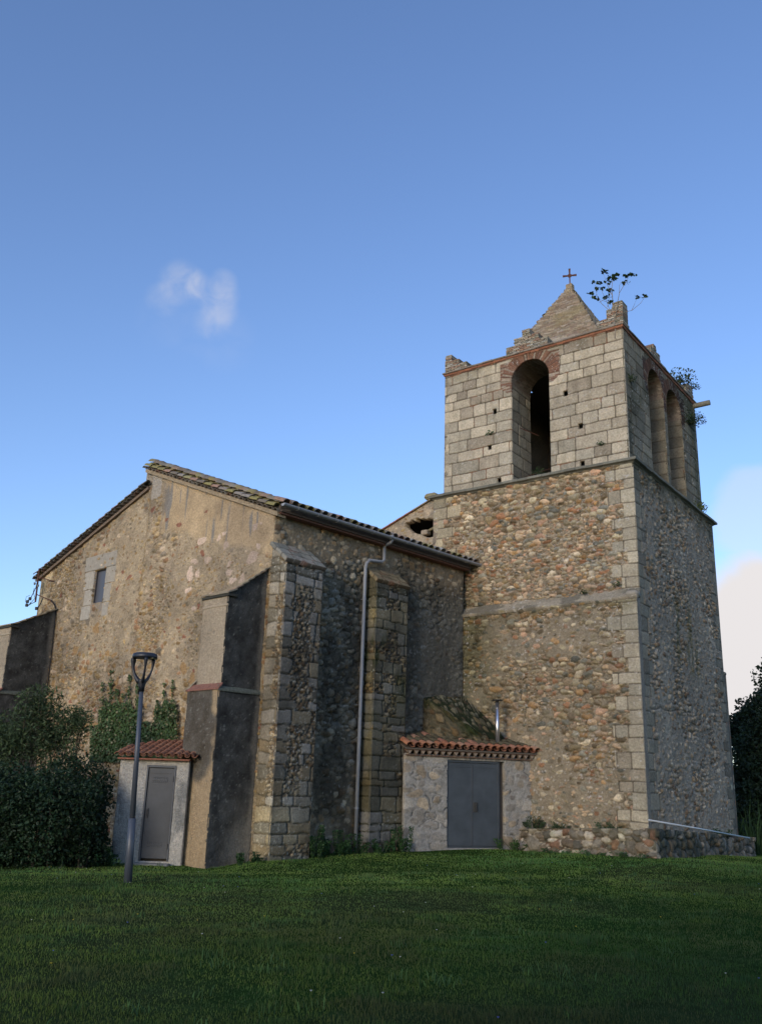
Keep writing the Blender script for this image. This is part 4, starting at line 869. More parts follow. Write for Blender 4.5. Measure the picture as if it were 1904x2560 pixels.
# verges: short tiles laid across the gable edge under one or two runs of cover tiles
m = MB(); mo_ = MB()
def tcol(yel=.3, dark=1.): 
    if random.random() < yel: return np.array(random.choice([(.26, .225, .09), (.23, .20, .09), (.29, .26, .13)]))*dark
    return np.array(random.choice([(.24, .20, .16), (.30, .26, .21), (.19, .16, .12), (.33, .21, .15), (.27, .24, .20), (.34, .32, .27)]))*dark
gd = vR; ztop = lambda g: 8.46+(10.88-8.46)*g/6.06
nmR = np.cross(hN, vR); nmR = nmR/np.linalg.norm(nmR)*np.sign(np.cross(hN, vR)[2])
n_t = 33
for i in range(n_t):
    g = -.16+6.6*i/(n_t-1); P = GP(g, .17+random.uniform(-.02, .02), ztop(g)+.07); m.tile(P, hN+nmR*.15, vR, nmR, .46, .095, .085, tcol(.05, .8))
# mortar bed under
mo_.prism([GP(-.2, .10, ztop(-.2)-.05), GP(6.4, .10, ztop(6.4)-.05), GP(6.4, .10, ztop(6.4)+.07), GP(-.2, .10, ztop(-.2)+.07)], hN*.3, (.33, .26, .17))
mo_.prism([GP(-.2, .0, ztop(-.2)+.06), GP(6.4, .0, ztop(6.4)+.06), GP(6.4, .0, ztop(6.4)+.20), GP(-.2, .0, ztop(-.2)+.20)], hN*.6, (.22, .18, .13))
for row, (oo, zz_, yl) in enumerate(((.10, .20, .25), (-.12, .28, .55), (-.34, .35, .75))):
    for i in range(19):
        g = -.2+.36*i+random.uniform(-.02, .02)+row*.1
        if g > 6.25: continue
        P = GP(g, oo+random.uniform(-.015, .015), ztop(g)+zz_+.0); m.tile(P, vR+nmR*(-.05), hN, nmR, .43, .125, .10, tcol(yl))
m.build('verge_tiles', M_TILE, church)['label'] = 'lichen covered verge tiles along the right gable slope'
# left verge
m = MB(); zL = lambda g: 10.42-(g-6.08)*(10.42-8.38)/6.5
nmL = np.cross(hN, vL); nmL = nmL/np.linalg.norm(nmL)*np.sign(np.cross(hN, vL)[2])
for i in range(33):
    g = 6.3+6.5*i/32; P = GP(g, .2+random.uniform(-.02, .02), zL(g)+.05); m.tile(P, hN+nmL*.1, vL, nmL, .46, .095, .085, tcol(.02, .5))
for row, (oo, zz_) in enumerate(((.12, .17), (-.1, .22))):
    for i in range(18):
        g = 12.8-.37*i
        if g < 6.5: continue
        P = GP(g, oo, zL(g)+zz_); m.tile(P, vL+nmL*(-.05), hN, nmL, .43, .125, .10, tcol(.12, .62))
mo_.prism([GP(6.15, .10, zL(6.15)-.05), GP(12.75, .10, zL(12.75)-.05), GP(12.75, .10, zL(12.75)+.05), GP(6.15, .10, zL(6.15)+.05)], hN*.5, (.20, .15, .11))
m.build('verge_tiles', M_TILE, church)['label'] = 'dark verge tiles along the left gable slope'
mo_.build('verge_bed', M_STONE, church)
# upstand wall between the two roof levels
m = MB(); m.prism([GP(6.06, -.02, 10.2), GP(6.06, -.02, 10.86), GP(6.5, -.02, 11.05), GP(6.5, -.02, 10.2)], hN*7.8, (.30, .26, .2)); m.build('step_wall', M_STONE, church)
# eave boards under nave roof
m = MB(); m.box(NP(-7.98, 0, 8.40), hN*8.0, nN*.26, (0, 0, .05), (.16, .08, .055)); m.box(NP(-7.98, 0, 8.452), hN*8.0, nN*.31, (0, 0, .05), (.12, .09, .07)); m.box(NP(-7.98, -.12, 8.503), hN*8.0, nN*.36, (0, 0, .17), (.10, .08, .06)); m.build('eave_course', M_TILE, church)
MB().prism([GP(.3, -7.9, 8.2), GP(12.4, -7.9, 8.2), GP(12.4, -7.9, 8.45), GP(6.5, -7.9, 10.5), GP(6.4, -7.9, 11.15), GP(.3, -7.9, 8.75)], hN*.2, (.2, .17, .13)).build('far_gable', M_DARK, church)
# tile ends at the eave
m = MB()
for i in range(30):
    s = -7.95+.278*i; P = NP(s, .46+random.uniform(-.02, .02), 8.655+random.uniform(-.012, .012)); m.tile(P, vR, hN, nmR, .46, .135, .115, tcol(.10, .95))
m.build('eave_tiles', M_TILE, church)
# gutter: half-round on brackets, fall to the outlet, and downpipe with swan neck
m = MB(); rg = .075; n_s = 8; g0s, g1s = -8.1, .33
def gz_(s): return 8.63+.002*s
ring = lambda s: [NP(s, .47+rg*cos(pi+pi*k/n_s), gz_(s)+rg*sin(pi+pi*k/n_s)) for k in range(n_s+1)]
ri = lambda s: [NP(s, .47+(rg-.006)*cos(pi+pi*k/n_s), gz_(s)+(rg-.006)*sin(pi+pi*k/n_s)) for k in range(n_s+1)]
o0, o1, i0, i1 = ring(g0s), ring(g1s), ri(g0s), ri(g1s); k = n_s+1
m.add(o0+o1+i0+i1, [(j, j+1, k+j+1, k+j) for j in range(n_s)]+[(2*k+j, 3*k+j, 3*k+j+1, 2*k+j+1) for j in range(n_s)]+[(0, k, 3*k, 2*k), (n_s, 2*k+n_s, 3*k+n_s, k+n_s)], (.24, .27, .3))
m.add(ring(g0s-.002)+[NP(g0s, .47, gz_(g0s))], [tuple(range(n_s+1))+(n_s+1,)], (.24, .27, .3)); m.add(ring(g1s+.002)+[NP(g1s, .47, gz_(g1s))], [tuple(range(n_s+1))+(n_s+1,)], (.24, .27, .3))
for s in np.arange(-7.6, .3, .72):
    m.tube([NP(s, .47+(rg+.006)*cos(pi+pi*k/8), gz_(s)+(rg+.006)*sin(pi+pi*k/8)) for k in range(9)], .008, 5, (.3, .33, .35))
m.build('gutter', M_ZINC, church, True)
m = MB()
PN = lambda q, o: at_plane(q[0], q[1], NP(0, o), nN)
zf_ = lambda x, y: (960+x/6.354, 1220+y/6.354); z5 = lambda x, y: (600+x/2.338, 1250+y/2.338)
top0 = None
pts = [PN(z5(888, 205), .47), PN(z5(888, 232), .45), PN(z5(880, 248), .40), PN(z5(848, 262), .2), PN(z5(842, 285), .14), PN(z5(840, 350), .14), PN(z5(828, 362), .14), PN(z5(755, 352), .14), PN(z5(742, 362), .14), PN(z5(738, 395), .14)]
foot = PN((889, 2108), .14); pts.append(np.array([foot[0], foot[1], .0])+(0, 0, -.1)) if False else None
top_ = pts[-1]; top_ = NP(-4.62, .13, top_[2]); low_ = NP(-4.63, .13, 0.02); pts[-1] = top_; pts[-2] = top_+zz*.12+hN*.03
m.tube(pts+[top_*.4+low_*.6, low_], .05, 12, (.25, .28, .31)); dp = m.build('downpipe', M_ZINC, church, True)
for t in (.12, .38, .62, .86):
    m = MB(); p = top_*(1-t)+low_*t; m.tube([p+zz*.02, p-zz*.02], .058, 12, (.25, .28, .3)); m.box(p-nN*.14-hN*.01-zz*.01, hN*.02, nN*.1, zz*.02, (.2, .2, .2)); m.build('pipe_clamp', M_ZINC, dp)

# broken attic wall beside the tower, above the nave roof
def f_att(u, v):
    h, c, _ = rubble(u, v, .22, .12, 450, PAL_OCHRE*.9, (.40, .32, .22), .85, .03); n_ = fbm(u, v, .6, 455, 4); g = sst(n_, .45, .6); c = mixc(c, np.broadcast_to(np.array([.22, .19, .14]), c.shape)*(.7+.6*n_)[..., None], g*.7); return h, c
hp = [(7.90, 10.66), (7.50, 10.55), (7.0, 10.45), (7.0, 9.80), (7.3, 9.88), (7.6, 9.95), (7.963, 10.05), (8.36, 10.32), (8.36, 10.50), (8.2, 10.60), (7.98, 10.55)]
def inpoly(u, v, poly):
    r = np.zeros(u.shape, bool); n_ = len(poly)
    for i in range(n_):
        x0, y0 = poly[i]; x1, y1 = poly[(i+1) % n_]
        cnd = ((y0 > v) != (y1 > v)) & (u < (x1-x0)*(v-y0)/(y1-y0+1e-9)+x0); r ^= cnd
    return r
att_top = lambda a: 11.25-(a-7.013)*(11.25-10.50)/1.99
panel('attic_wall', TP(7.1, 0, -.1), TP(9.6, 0, -.1), nA, 8.9, 11.3, f_att, parent=church, res=.025, skirt=.3, top=lambda u: att_top(u+7.1), hole=lambda u, v: inpoly(u+7.1+(vn(u, v, .12, 3)-.5)*.12, v+(vn(u, v, .12, 5)-.5)*.1, hp))
m = MB()
for i in range(8):
    a0 = 7.0+.33*i; m.prism([TP(a0, 0, 0, 0, att_top(a0)+.0), TP(a0+.36, 0, 0, 0, att_top(a0+.36)-.0), TP(a0+.36, 0, 0, 0, att_top(a0+.36)+.045), TP(a0, 0, 0, 0, att_top(a0)+.035)], -nA*2.6, (.30, .14, .09) if i > 2 else (.27, .22, .14))
m.bbox(TP(7.05, 0, .02, 0, 11.2), tA*.5, -nA*.5, (0, 0, .22), .08, (.26, .23, .13)); m.build('attic_tiles', M_TILE, church)
m = MB(); m.prism([TP(6.9, 0, -2.3, 0, 8.9), TP(9.4, 0, -2.3, 0, 8.9), TP(9.4, 0, -2.3, 0, att_top(9.4)-.03), TP(6.9, 0, -2.3, 0, att_top(6.9)-.03)], -nA*.2, (.1, .08, .06)); m.prism([TP(7.0, 0, -.12, 0, att_top(7.0)-.05), TP(9.4, 0, -.12, 0, att_top(9.4)-.05), TP(9.4, 0, -.12, 0, att_top(9.4)-.02), TP(7.0, 0, -.12, 0, att_top(7.0)-.02)], -nA*2.3, (.1, .08, .06)); m.prism([TP(9.2, 0, -.15, 0, 8.9), TP(9.3, 0, -.15, 0, 8.9), TP(9.3, 0, -.15, 0, att_top(9.3)-.06), TP(9.2, 0, -.15, 0, att_top(9.2)-.06)], -nA*2.2, (.1, .08, .06)); m.build('attic_backing', M_DARK, church)
m = MB(); m.tube([TP(7.85, 0, -.25, 0, 10.0), TP(7.05, 0, -.35, 0, 10.35)], .045, 6, (.22, .18, .1)); m.build('attic_beam', M_WOOD, church); m = MB(); m.bbox(TP(7.75, 0, -.15, 0, 10.0), tA*-.28, -nA*.25, (0, 0, .17), .03, (.34, .27, .19)); m.build('loose_stone', M_STONE, church)

# mossy masonry hump in the corner between nave and tower
def hump():
    k = 60; nr = 46; c0 = J+nA*.0; a0 = hN*-1.0; a1 = tA*-1.0+nA*0
    TT, RRr = np.meshgrid(np.linspace(0, 1, k+1), np.linspace(0, 1, nr+1))
    rN, rT = 1.85, 1.65     # reach along nave wall and along tower wall
    th = TT*pi/2; ex, ey = np.cos(th), np.sin(th)
    px = J[None, None]+(-hN)*(ex*rN*RRr)[..., None]+(-tA)*(ey*rT*RRr)[..., None]+nA*.22*(ey*RRr)[..., None]
    zt = 4.36-.05*RRr-(ey**1.3)*RRr**1.3*1.15-.12*RRr**4+.10*(fbm(th*1.6, RRr*1.9, .6, 9, 2)-.5); 
    uu = th*1.6; vv = RRr*1.9
    h, c, vis = rubble(uu*1.3, vv, .34, .26, 460, PAL_GREY*np.array([.56, .56, .44]), (.022, .030, .010), .5, .07)
    px = px.copy(); px[..., 2] = zt+h
    # drop to the shed roof level as a near vertical skirt
    Vt = [px.reshape(-1, 3)]; C_ = [c.reshape(-1, 3)]
    id_ = np.arange(TT.size).reshape(TT.shape); Q = [np.stack([id_[:-1, :-1], id_[:-1, 1:], id_[1:, 1:], id_[1:, :-1]], -1).reshape(-1, 4)]
    rim = px[-1]; nd = 56; dd = np.linspace(0, 1, nd+1); W_ = np.repeat(rim[None], nd+1, 0).copy(); zr = rim[:, 2]; zb_ = 2.86
    dz = dd[:, None]*(zr-zb_)[None]; uu = np.repeat((np.linspace(0, 1, k+1)*2.7)[None], nd+1, 0); h, c, _ = rubble(uu, 5-dz, .3, .24, 465, PAL_GREY*np.array([1.25, 1.1, .8])*.52, (.085, .075, .045), .4, .06)
    on = (-hN*0+nN*np.cos(0)); outd = (nN+nA); outd /= np.linalg.norm(outd); W_[..., 2] -= dz; W_[..., :2] += (outd*1.0)[:2]*(h+.12*dz)[..., None]
    base = TT.size; id2 = np.arange(W_.shape[0]*W_.shape[1]).reshape(W_.shape[:2])+base
    Q.append(np.stack([id2[:-1, :-1], id2[:-1, 1:], id2[1:, 1:], id2[1:, :-1]], -1).reshape(-1, 4)); Vt.append(W_.reshape(-1, 3)); mo2 = sst(fbm(uu, dz, .5, 3, 3), .45, .65)*sst(dz, .8, .1); C_.append(mixc(c, np.broadcast_to(np.array([.03, .04, .012]), c.shape), mo2).reshape(-1, 3))
    o = np_mesh('mossy_stonework', np.concatenate(Vt), np.concatenate(Q), np.concatenate(C_), M_STONE, church); o['label'] = 'rounded mossy stone mass in the corner above the shed'
hump()

# ------------------------------------------------------------------ shed with double door
S0 = NP(-3.29, .6); eS = head(70); nS = np.array([eS[1], -eS[0], 0]); 
def SP(s, o=0., z=0.): return S0+eS*(s*.955)+nS*o+np.array([0, 0, z])
shed = empty('utility_shed', SP(2.0, 0, 0), 'stone faced shed with grey double metal door and clay tile eave, between church and tower', 'shed')
PAL_S = np.array([(.30, .26, .20), (.27, .24, .19), (.33, .27, .19), (.25, .22, .18), (.31, .28, .23)])
def f_shed(u, v):
    h, c, vis = rubble(u, v, .38, .28, 500, PAL_S, (.30, .285, .25), (.50+.22*fbm(u, v, .6, 505, 3)), .02); g = sst(fbm(u, v, .7, 506, 4), .48, .7); return h*.8, mixc(c, np.broadcast_to(np.array([.30, .28, .25]), c.shape)*(.7+.6*fbm(u, v, .2, 3, 4))[..., None], g*.35)
panel('wall', SP(.02), SP(4.25), nS, -.4, 2.56, f_shed, parent=shed, skirt=.15, hole=lambda u, v: (u > 1.28) & (u < 3.06) & (v < 2.44) & (v > .10), res=.025)
MB().box(SP(.05, -.45, -.3), eS*4.1, nS*.3, (0, 0, 2.85), (.2, .18, .15)).build('core', M_DARK, shed)
# cornice: two courses of small tiles with a toothed shadow
m = MB(); m.box(SP(.02, -.1, 2.50), eS*4.5, nS*.17, (0, 0, .03), (.16, .10, .07)); m.box(SP(.02, -.1, 2.64), eS*4.65, nS*.26, (0, 0, .03), (.17, .10, .07))
m.box(SP(.02, -.1, 2.53), eS*4.5, nS*.07, (0, 0, .11), (.07, .05, .04))
for i in range(21):
    s = .1+.21*i; m.prism([SP(s-.075, .0, 2.64), SP(s+.075, .0, 2.64), SP(s, .0, 2.545)], nS*.14, (.28, .22, .17))
m.build('cornice', M_TILE, shed)
m = MB(); rv = -nS+np.array([0, 0, .30]); rv /= np.linalg.norm(rv); nmS = np.cross(eS, rv); nmS = nmS*np.sign(nmS[2])/np.linalg.norm(nmS)
for i in range(21):
    s = .02+.245*i
    for q in range(7):
        P = SP(s, .32+random.uniform(-.02, .02), 2.74)+rv*(.34*q); cc = np.array(random.choice([(.36, .15, .08), (.40, .18, .10), (.33, .16, .10), (.30, .14, .09), (.38, .22, .14)]))*random.uniform(.8, 1.15)
        if q > 0 and random.random() < .75: cc = np.array((.10, .085, .05))*random.uniform(.8, 1.3)
        m.tile(P+nmS*.012*q*0+nmS*.03, rv-nmS*.03, eS, nmS, .40, .112, .095, cc)
    if True:
        for q in range(7):
            P = SP(s+.122, .26, 2.79)+rv*(.34*q); cc = np.array(random.choice([(.30, .13, .08), (.34, .17, .11), (.27, .15, .10)])); m.tile(P, rv, eS, nmS, .36, .095, .105, cc, flip=True)
m.build('roof_tiles', M_TILE, shed)
m = MB(); m.prism([SP(-.05, .2, 2.70), SP(4.7, .2, 2.70), SP(4.7, .2, 2.66), SP(-.05, .2, 2.66)], rv*2.3, (.12, .1, .07)); m.build('roof_bed', M_DARK, shed)
# double door
DG = (.058, .068, .076)
def vent(parent, P0, P1, n, z0, pitch=.06):
    def f(u, v):
        row = (np.abs(v-z0-.025) < .014) | (np.abs(v-z0-.095) < .014); sl = row & ((u % pitch) > .022) & (u > pitch*.3); return np.where(sl, -.008, 0.), np.where(sl[..., None], np.array([.012, .013, .015]), np.array(DG))
    panel('vent_plate', P0, P1, n, z0, z0+.12, f, mat=M_PAINT, parent=parent, res=.006, skirt=.004, fixu=(False, False))
def door_leaf(parent, s0, s1, z0, z1, o):
    m = MB(); m.bbox(SP(s0, o-.03, z0), eS*(s1-s0), nS*.035, (0, 0, z1-z0), .006, DG)
    for (a, b, c, d) in ((s0+.05, s1-.05, z1-.12, z1-.08),): m.bbox(SP(a, o+.004, c), eS*(b-a), nS*.012, (0, 0, d-c), .004, DG)
    return m.build('door', M_PAINT, parent)
m = MB()
for (a, b, c, d) in ((1.28, 1.34, .10, 2.44), (3.0, 3.06, .10, 2.44), (1.34, 3.0, 2.37, 2.44), (1.34, 3.0, .10, .15)): m.bbox(SP(a, -.10, c), eS*(b-a), nS*.075, (0, 0, d-c), .005, np.array(DG)*.9)
m.build('door_frame', M_PAINT, shed)
zt_ = 2.36
for (s0, s1, has) in ((1.345, 2.165, 0), (2.175, 2.995, 1)):
    dl = door_leaf(shed, s0, s1, .155, zt_, -.045); dl['label'] = 'left leaf of the grey double door' if not has else 'right leaf of the grey double door with lock plate'
    if has:
        for zq in (2.05, .30): vent(dl, SP(s0+.2, -.043), SP(s0+.64, -.043), nS, zq, .06)
        mh = MB(); mh.bbox(SP(s0+.03, -.043, 1.05), eS*.14, nS*.025, (0, 0, .26), .008, (.05, .048, .042)); mh.tube([SP(s0+.10, -.02, 1.26), SP(s0+.10, .03, 1.26), SP(s0+.10, .03, 1.10), SP(s0+.10, -.02, 1.10)], .010, 6, (.04, .04, .04)); mh.build('handle', M_PAINT, dl)
        mh = MB(); mh.bbox(SP(s0-.02, -.0405, .17), eS*.04, nS*.01, (0, 0, zt_-.2), .003, (.05, .055, .06)); mh.build('cover_strip', M_PAINT, dl)
    sx = s0-.02 if not has else s1-.0
    for zq in (.35, 1.95): MB().tube([SP(sx+.01, -.01, zq), SP(sx+.01, -.01, zq+.13)], .012, 8, (.05, .055, .06)).build('hinge', M_PAINT, dl)
# steel flue behind the shed roof
fp = at_plane(1242.8, 1850, SP(0, -.30), nS); fp[2] = 0
m = MB(); m.tube([fp+zz*2.7, fp+zz*4.12], .062, 16, (.5, .5, .5)); m.tube([fp+zz*3.95, fp+zz*3.97], .066, 16, (.4, .4, .4))
m = m; fl = m.build('flue_pipe', M_STEEL, shed, True); m = MB(); m.tube([fp+zz*4.12, fp+zz*4.18], .045, 10); m.tube([fp+zz*4.18, fp+zz*4.205], .16, 18); m.build('rain_cap', M_BLACK, fl)

# ------------------------------------------------------------------ small white shed on the left
YS = 22.6
hx = np.array([1., 0, 0]); hy = np.array([0, 1., 0])
sh2 = empty('utility_shed', (-5.0, YS, -.2), 'small white rendered shed with single grey door behind the lamp post', 'shed')
SX = YS/20.5
xl, xr = -5.44*SX, -4.36
d0, d1 = -4.82*SX, -4.265*SX
ztd = 1.92; zbd = -.16
def f_white(u, v):
    n_ = fbm(u, v, .5, 600, 5); c = np.broadcast_to(np.array([.42, .395, .34]), u.shape+(3,))*(.72+.5*n_)[..., None]
    m_ = sst(fbm(u, v*.6, .22, 604, 4), .48, .66)*sst(u, 1.25, 1.5); c = mixc(c, np.broadcast_to(np.array([.17, .175, .165]), c.shape), m_*.7)
    return (fbm(u, v, .2, 603, 3)-.5)*.02, c
panel('wall', (xl, YS), (xr, YS), -hy, -.6, 2.12, f_white, parent=sh2, skirt=.2, res=.025, hole=lambda u, v: (u+xl > d0-.04) & (u+xl < d1+.04) & (v < ztd+.05) & (v > zbd))
panel('wall', (xl, YS), (xl, YS+3.2), -hx, -.6, 2.12, f_white, parent=sh2, skirt=.2, res=.05)
MB().box((xl+.05, YS+.25, -.5), hx*(xr-xl+.2), hy*.3, (0, 0, 2.6), (.1, .1, .1)).build('core', M_DARK, sh2)
m = MB(); DG2 = (.066, .070, .073)
for (a, b, c, d) in ((d0-.04, d0, zbd, ztd+.05), (d1, d1+.04, zbd, ztd+.05), (d0, d1, ztd, ztd+.05)): m.bbox((a, YS-.02, c), hx*(b-a), hy*.1, (0, 0, d-c), .005, np.array(DG2)*1.3)
m.build('door_frame', M_PAINT, sh2)
m = MB(); m.bbox((d0+.004, YS+.02, zbd+.05), hx*(d1-d0-.008), hy*.04, (0, 0, ztd-zbd-.06), .006, DG2)
for (a, b, c, d) in ((d0+.05, d1-.05, ztd-.14, ztd-.125),): m.box((a, YS+.012, c), hx*(b-a), hy*.01, (0, 0, d-c), (.05, .05, .05))
dr = m.build('door', M_PAINT, sh2)
DG = DG2
for zq in (1.58, .14): vent(dr, np.array([d0+.11, YS+.014, 0]), np.array([d0+.11+.36, YS+.014, 0]), -hy, zq, .05)
m = MB(); m.bbox((d0+.03, YS+.006, .78), hx*.06, hy*.02, (0, 0, .22), .006, (.06, .06, .06)); m.tube([(d0+.06, YS+.01, .96), (d0+.06, YS-.04, .96), (d0+.06, YS-.04, .82), (d0+.06, YS+.01, .82)], .009, 6, (.03, .03, .03)); m.build('handle', M_PAINT, dr)
for zq in (1.6, .1): MB().tube([(d1+.0, YS-.02, zq), (d1+.0, YS-.02, zq+.13)], .012, 8, (.03, .03, .03)).build('hinge', M_PAINT, dr)
m = MB(); m.bbox((d0-.1, YS-.3, zbd-.2), hx*(d1-d0+.2), hy*.3, (0, 0, .16), .02, (.22, .22, .2)); m.build('door_step', M_STONE, sh2)
rv2 = np.array([0, 1, .19]); rv2 /= np.linalg.norm(rv2); nm2 = np.cross(hx, rv2); nm2 = nm2*np.sign(nm2[2])
PAL_R = np.array([(.32, .15, .09), (.30, .14, .085), (.35, .18, .11), (.27, .13, .08)])
m = MB(); n_c = 10; pc = (xr+.02-(xl-.07))/n_c
gx = lambda y: None
for i in range(n_c+1):
    x = xl-.04+pc*i
    # run back until the gable wall is met
    tmax = (23.1+(-2.78-x)*.949)-YS+.1     # y of gable line at this x
    for q in range(int(min(tmax, 1.0+.42*i if i < 4 else 2.2)/.33)+1):
        P = np.array([x, YS-.22, 2.16])+rv2*(.33*q); cc = PAL_R[random.randrange(4)]*random.uniform(.8, 1.15); m.tile(P+nm2*.03, rv2-nm2*.02, hx, nm2, .38, pc*.46, pc*.38, cc)
        P = np.array([x+pc/2, YS-.20, 2.215])+rv2*(.33*q); m.tile(P, rv2, hx, nm2, .36, pc*.40, pc*.43, PAL_R[random.randrange(4)]*.8, flip=True)
m.build('roof_tiles', M_TILE, sh2)
m = MB(); m.bbox((xl-.05, YS-.14, 2.085), hx*(xr-xl+.07), hy*.3, (0, 0, .04), .006, (.26, .11, .07)); m.build('eave_course', M_TILE, sh2)

# ------------------------------------------------------------------ terrace wall round the foot of the tower
Lc = np.array([7.2, 24.5, 0]); 
ter = empty('terrace_wall', Lc, 'low cobble retaining wall around the foot of the bell tower', 'low wall')
PAL_L = np.array([(.22, .19, .14), (.30, .26, .20), (.44, .38, .28), (.20, .16, .11), (.27, .17, .11), (.17, .15, .11), (.52, .46, .36)])
def f_low(u, v):
    h, c, vis = rubble(u, v, .27, .21, 700, PAL_L, (.035, .032, .02), .03, .11, .9); rim = sst(v, .62, .70)*0
    ms = sst(fbm(u, v, .5, 704, 3), .5, .7); return h, mixc(c, c*np.array([.5, .58, .35]), ms*.45)
def f_low2(u, v):
    h, c, vis = rubble(u, v, .26, .28, 710, PAL_GREY*.75, (.04, .04, .032), .05, .11, .85); ms = sst(fbm(u*2, v*.6, .4, 714, 3), .4, .65); return h, mixc(c, np.broadcast_to(np.array([.045, .06, .045]), c.shape), ms*.7)
panel('wall', Lc, Lc+tA*3.9, nA, -.3, .84, f_low, parent=ter, res=.025, skirt=.2, top=lambda u: .84-.05*u, fade=.06)
panel('wall', Lc, Lc+tB*9.4, nB, -.4, .84, f_low2, parent=ter, res=.03, skirt=.2, top=lambda u: .84-.045*u, fade=.06)
m = MB()
def tquad(a, b, c, d, za, zb_, zc_, zd, th, col): ps = [np.array([p[0], p[1], z]) for p, z in ((a, za), (b, zb_), (c, zc_), (d, zd))]; m.add([p-zz*th for p in ps]+ps, [(0, 3, 2, 1), (4, 5, 6, 7), (0, 1, 5, 4), (1, 2, 6, 5), (2, 3, 7, 6), (3, 0, 4, 7)], col)
q_ = lambda a, b, c=0: Lc+tA*a+tB*b
tquad(Lc+tA*.14-nA*.14, Lc+tA*3.9-nA*.14, Lc+tA*3.9+tB*1.0, Lc+tB*1.0+tA*.14, .825, .64, .66, .79, .5, (.10, .11, .05))
tquad(Lc+tB*.3-nB*.13, Lc+tB*9.4-nB*.13, Lc+tB*9.4-nB*.9, Lc+tB*.3-nB*.9, .81, .42, .42, .81, .5, (.09, .10, .05))
m.build('terrace_top', M_SOIL, ter)
# white rail leaning on the side of the terrace
ra = at_plane(1600+75/3.7, 1600+1665/3.7, Lc-nB*.12, nB); rb = at_plane(1600+1005/3.7, 1600+1832/3.7, Lc+nB*.30, nB)
rail = MB(); rail.tube([ra, (ra+rb)/2+zz*.01, rb], .022, 8, (.55, .57, .56)); ro = rail.build('metal_rail', mat_attr('pale_rail', .4, .05, 8, 0, spec=.5, col=(.55, .57, .56)), None, True)
tag(ro, 'thin pale metal rail sloping down along the terrace wall on the right', 'rail')

# ------------------------------------------------------------------ street lamp
LY = 17.3; lb = at_y(320, 2201, LY); lt = at_y(354.5, 1722, LY); lz = float(gz(lb[0], LY)); lb = lb+(lt-lb)*((lz-.05-lb[2])/(lt[2]-lb[2]))
lamp = empty('street_lamp', lb, 'slim dark grey street lamp with open arched ring head standing on the lawn', 'street lamp')
ax = (lt-lb)/np.linalg.norm(lt-lb); hl = np.linalg.norm(lt-lb); LC = (.062, .072, .090)
k1 = (at_y(333, 2048, LY)-lb)@ax
m = MB(); m.tube([lb+ax*k1, lt], [.050, .038], 18, LC); m.build('pole', M_LAMP, lamp, True)
m = MB(); m.tube([lb, lb+ax*(k1+.01), lb+ax*(k1+.015)], [.072, .066, .05], 20, LC); m.build('pole_sleeve', M_LAMP, lamp, True)
hd_ = head(100.)                     # direction the luminaire points
BC = (.012, .014, .02)
m = MB(); m.tube([lt-ax*.05, lt+ax*.04, lt+ax*.14, lt+ax*.17], [.05, .055, .085, .085], 18, BC); m.build('head_socket', M_LAMP, lamp, True)
cl = lt+ax*.12
# ring-like flat head tilted slightly, carried on three curved arms
hc = lt+ax*.60+hd_*.02; ra_, rb_ = .232, .20; hs = np.cross(ax, hd_); hs /= np.linalg.norm(hs)
m = MB(); ntor = 40; lay = []
prof = [(1.0, -.035), (1.02, .0), (.97, .045), (.80, .062), (0.0, .068)]
vs = []; 
for (r_, z_) in prof[:-1]:
    for i in range(ntor): a = 2*pi*i/ntor; vs.append(hc+hd_*(ra_*r_*cos(a))+hs*(rb_*r_*sin(a))+ax*z_)
vs.append(hc+ax*.066); fs = []
for j in range(len(prof)-2):
    for i in range(ntor): fs.append((j*ntor+i, j*ntor+(i+1) % ntor, (j+1)*ntor+(i+1) % ntor, (j+1)*ntor+i))
tp_ = len(vs)-1; fs += [((len(prof)-2)*ntor+i, (len(prof)-2)*ntor+(i+1) % ntor, tp_) for i in range(ntor)]
b0 = len(vs); vs += [hc+hd_*(ra_*.9*cos(2*pi*i/ntor))+hs*(rb_*.9*sin(2*pi*i/ntor))-ax*.03 for i in range(ntor)]
fs += [(i, b0+i, b0+(i+1) % ntor, (i+1) % ntor) for i in range(ntor)]+[tuple(range(b0, b0+ntor))]
m.add(vs, fs, (.022, .026, .036)); hdm = m.build('lamp_head', M_LAMP, lamp, True)
m = MB(); m.bbox(hc-ax*.045+hd_*.02-hs*.11, hd_*.19, hs*.22, ax*.014, .004, (.30, .26, .16)); m.build('light_panel', M_GLASS if False else M_PAINT, hdm)
for (az, w0) in ((180, .042), (62, .03), (-62, .03)):
    a = radians(az); rd = hd_*cos(a)*1.0+hs*sin(a)*(rb_/ra_); pts = []
    for t in np.linspace(0, 1, 12):
        rr_ = .05+(ra_*.95-.05)*(1-(1-t)**2.9); pts.append(cl+rd*rr_+ax*(.0+.44*t)+hd_*.02*t)
    ww = [w0*(1.5-.75*sin(pi*min(1, t*1.05)))*.85 for t in np.linspace(0, 1, 12)]; m = MB(); m.tube(pts, ww, 10, BC); m.build('arm', M_LAMP, lamp, True)

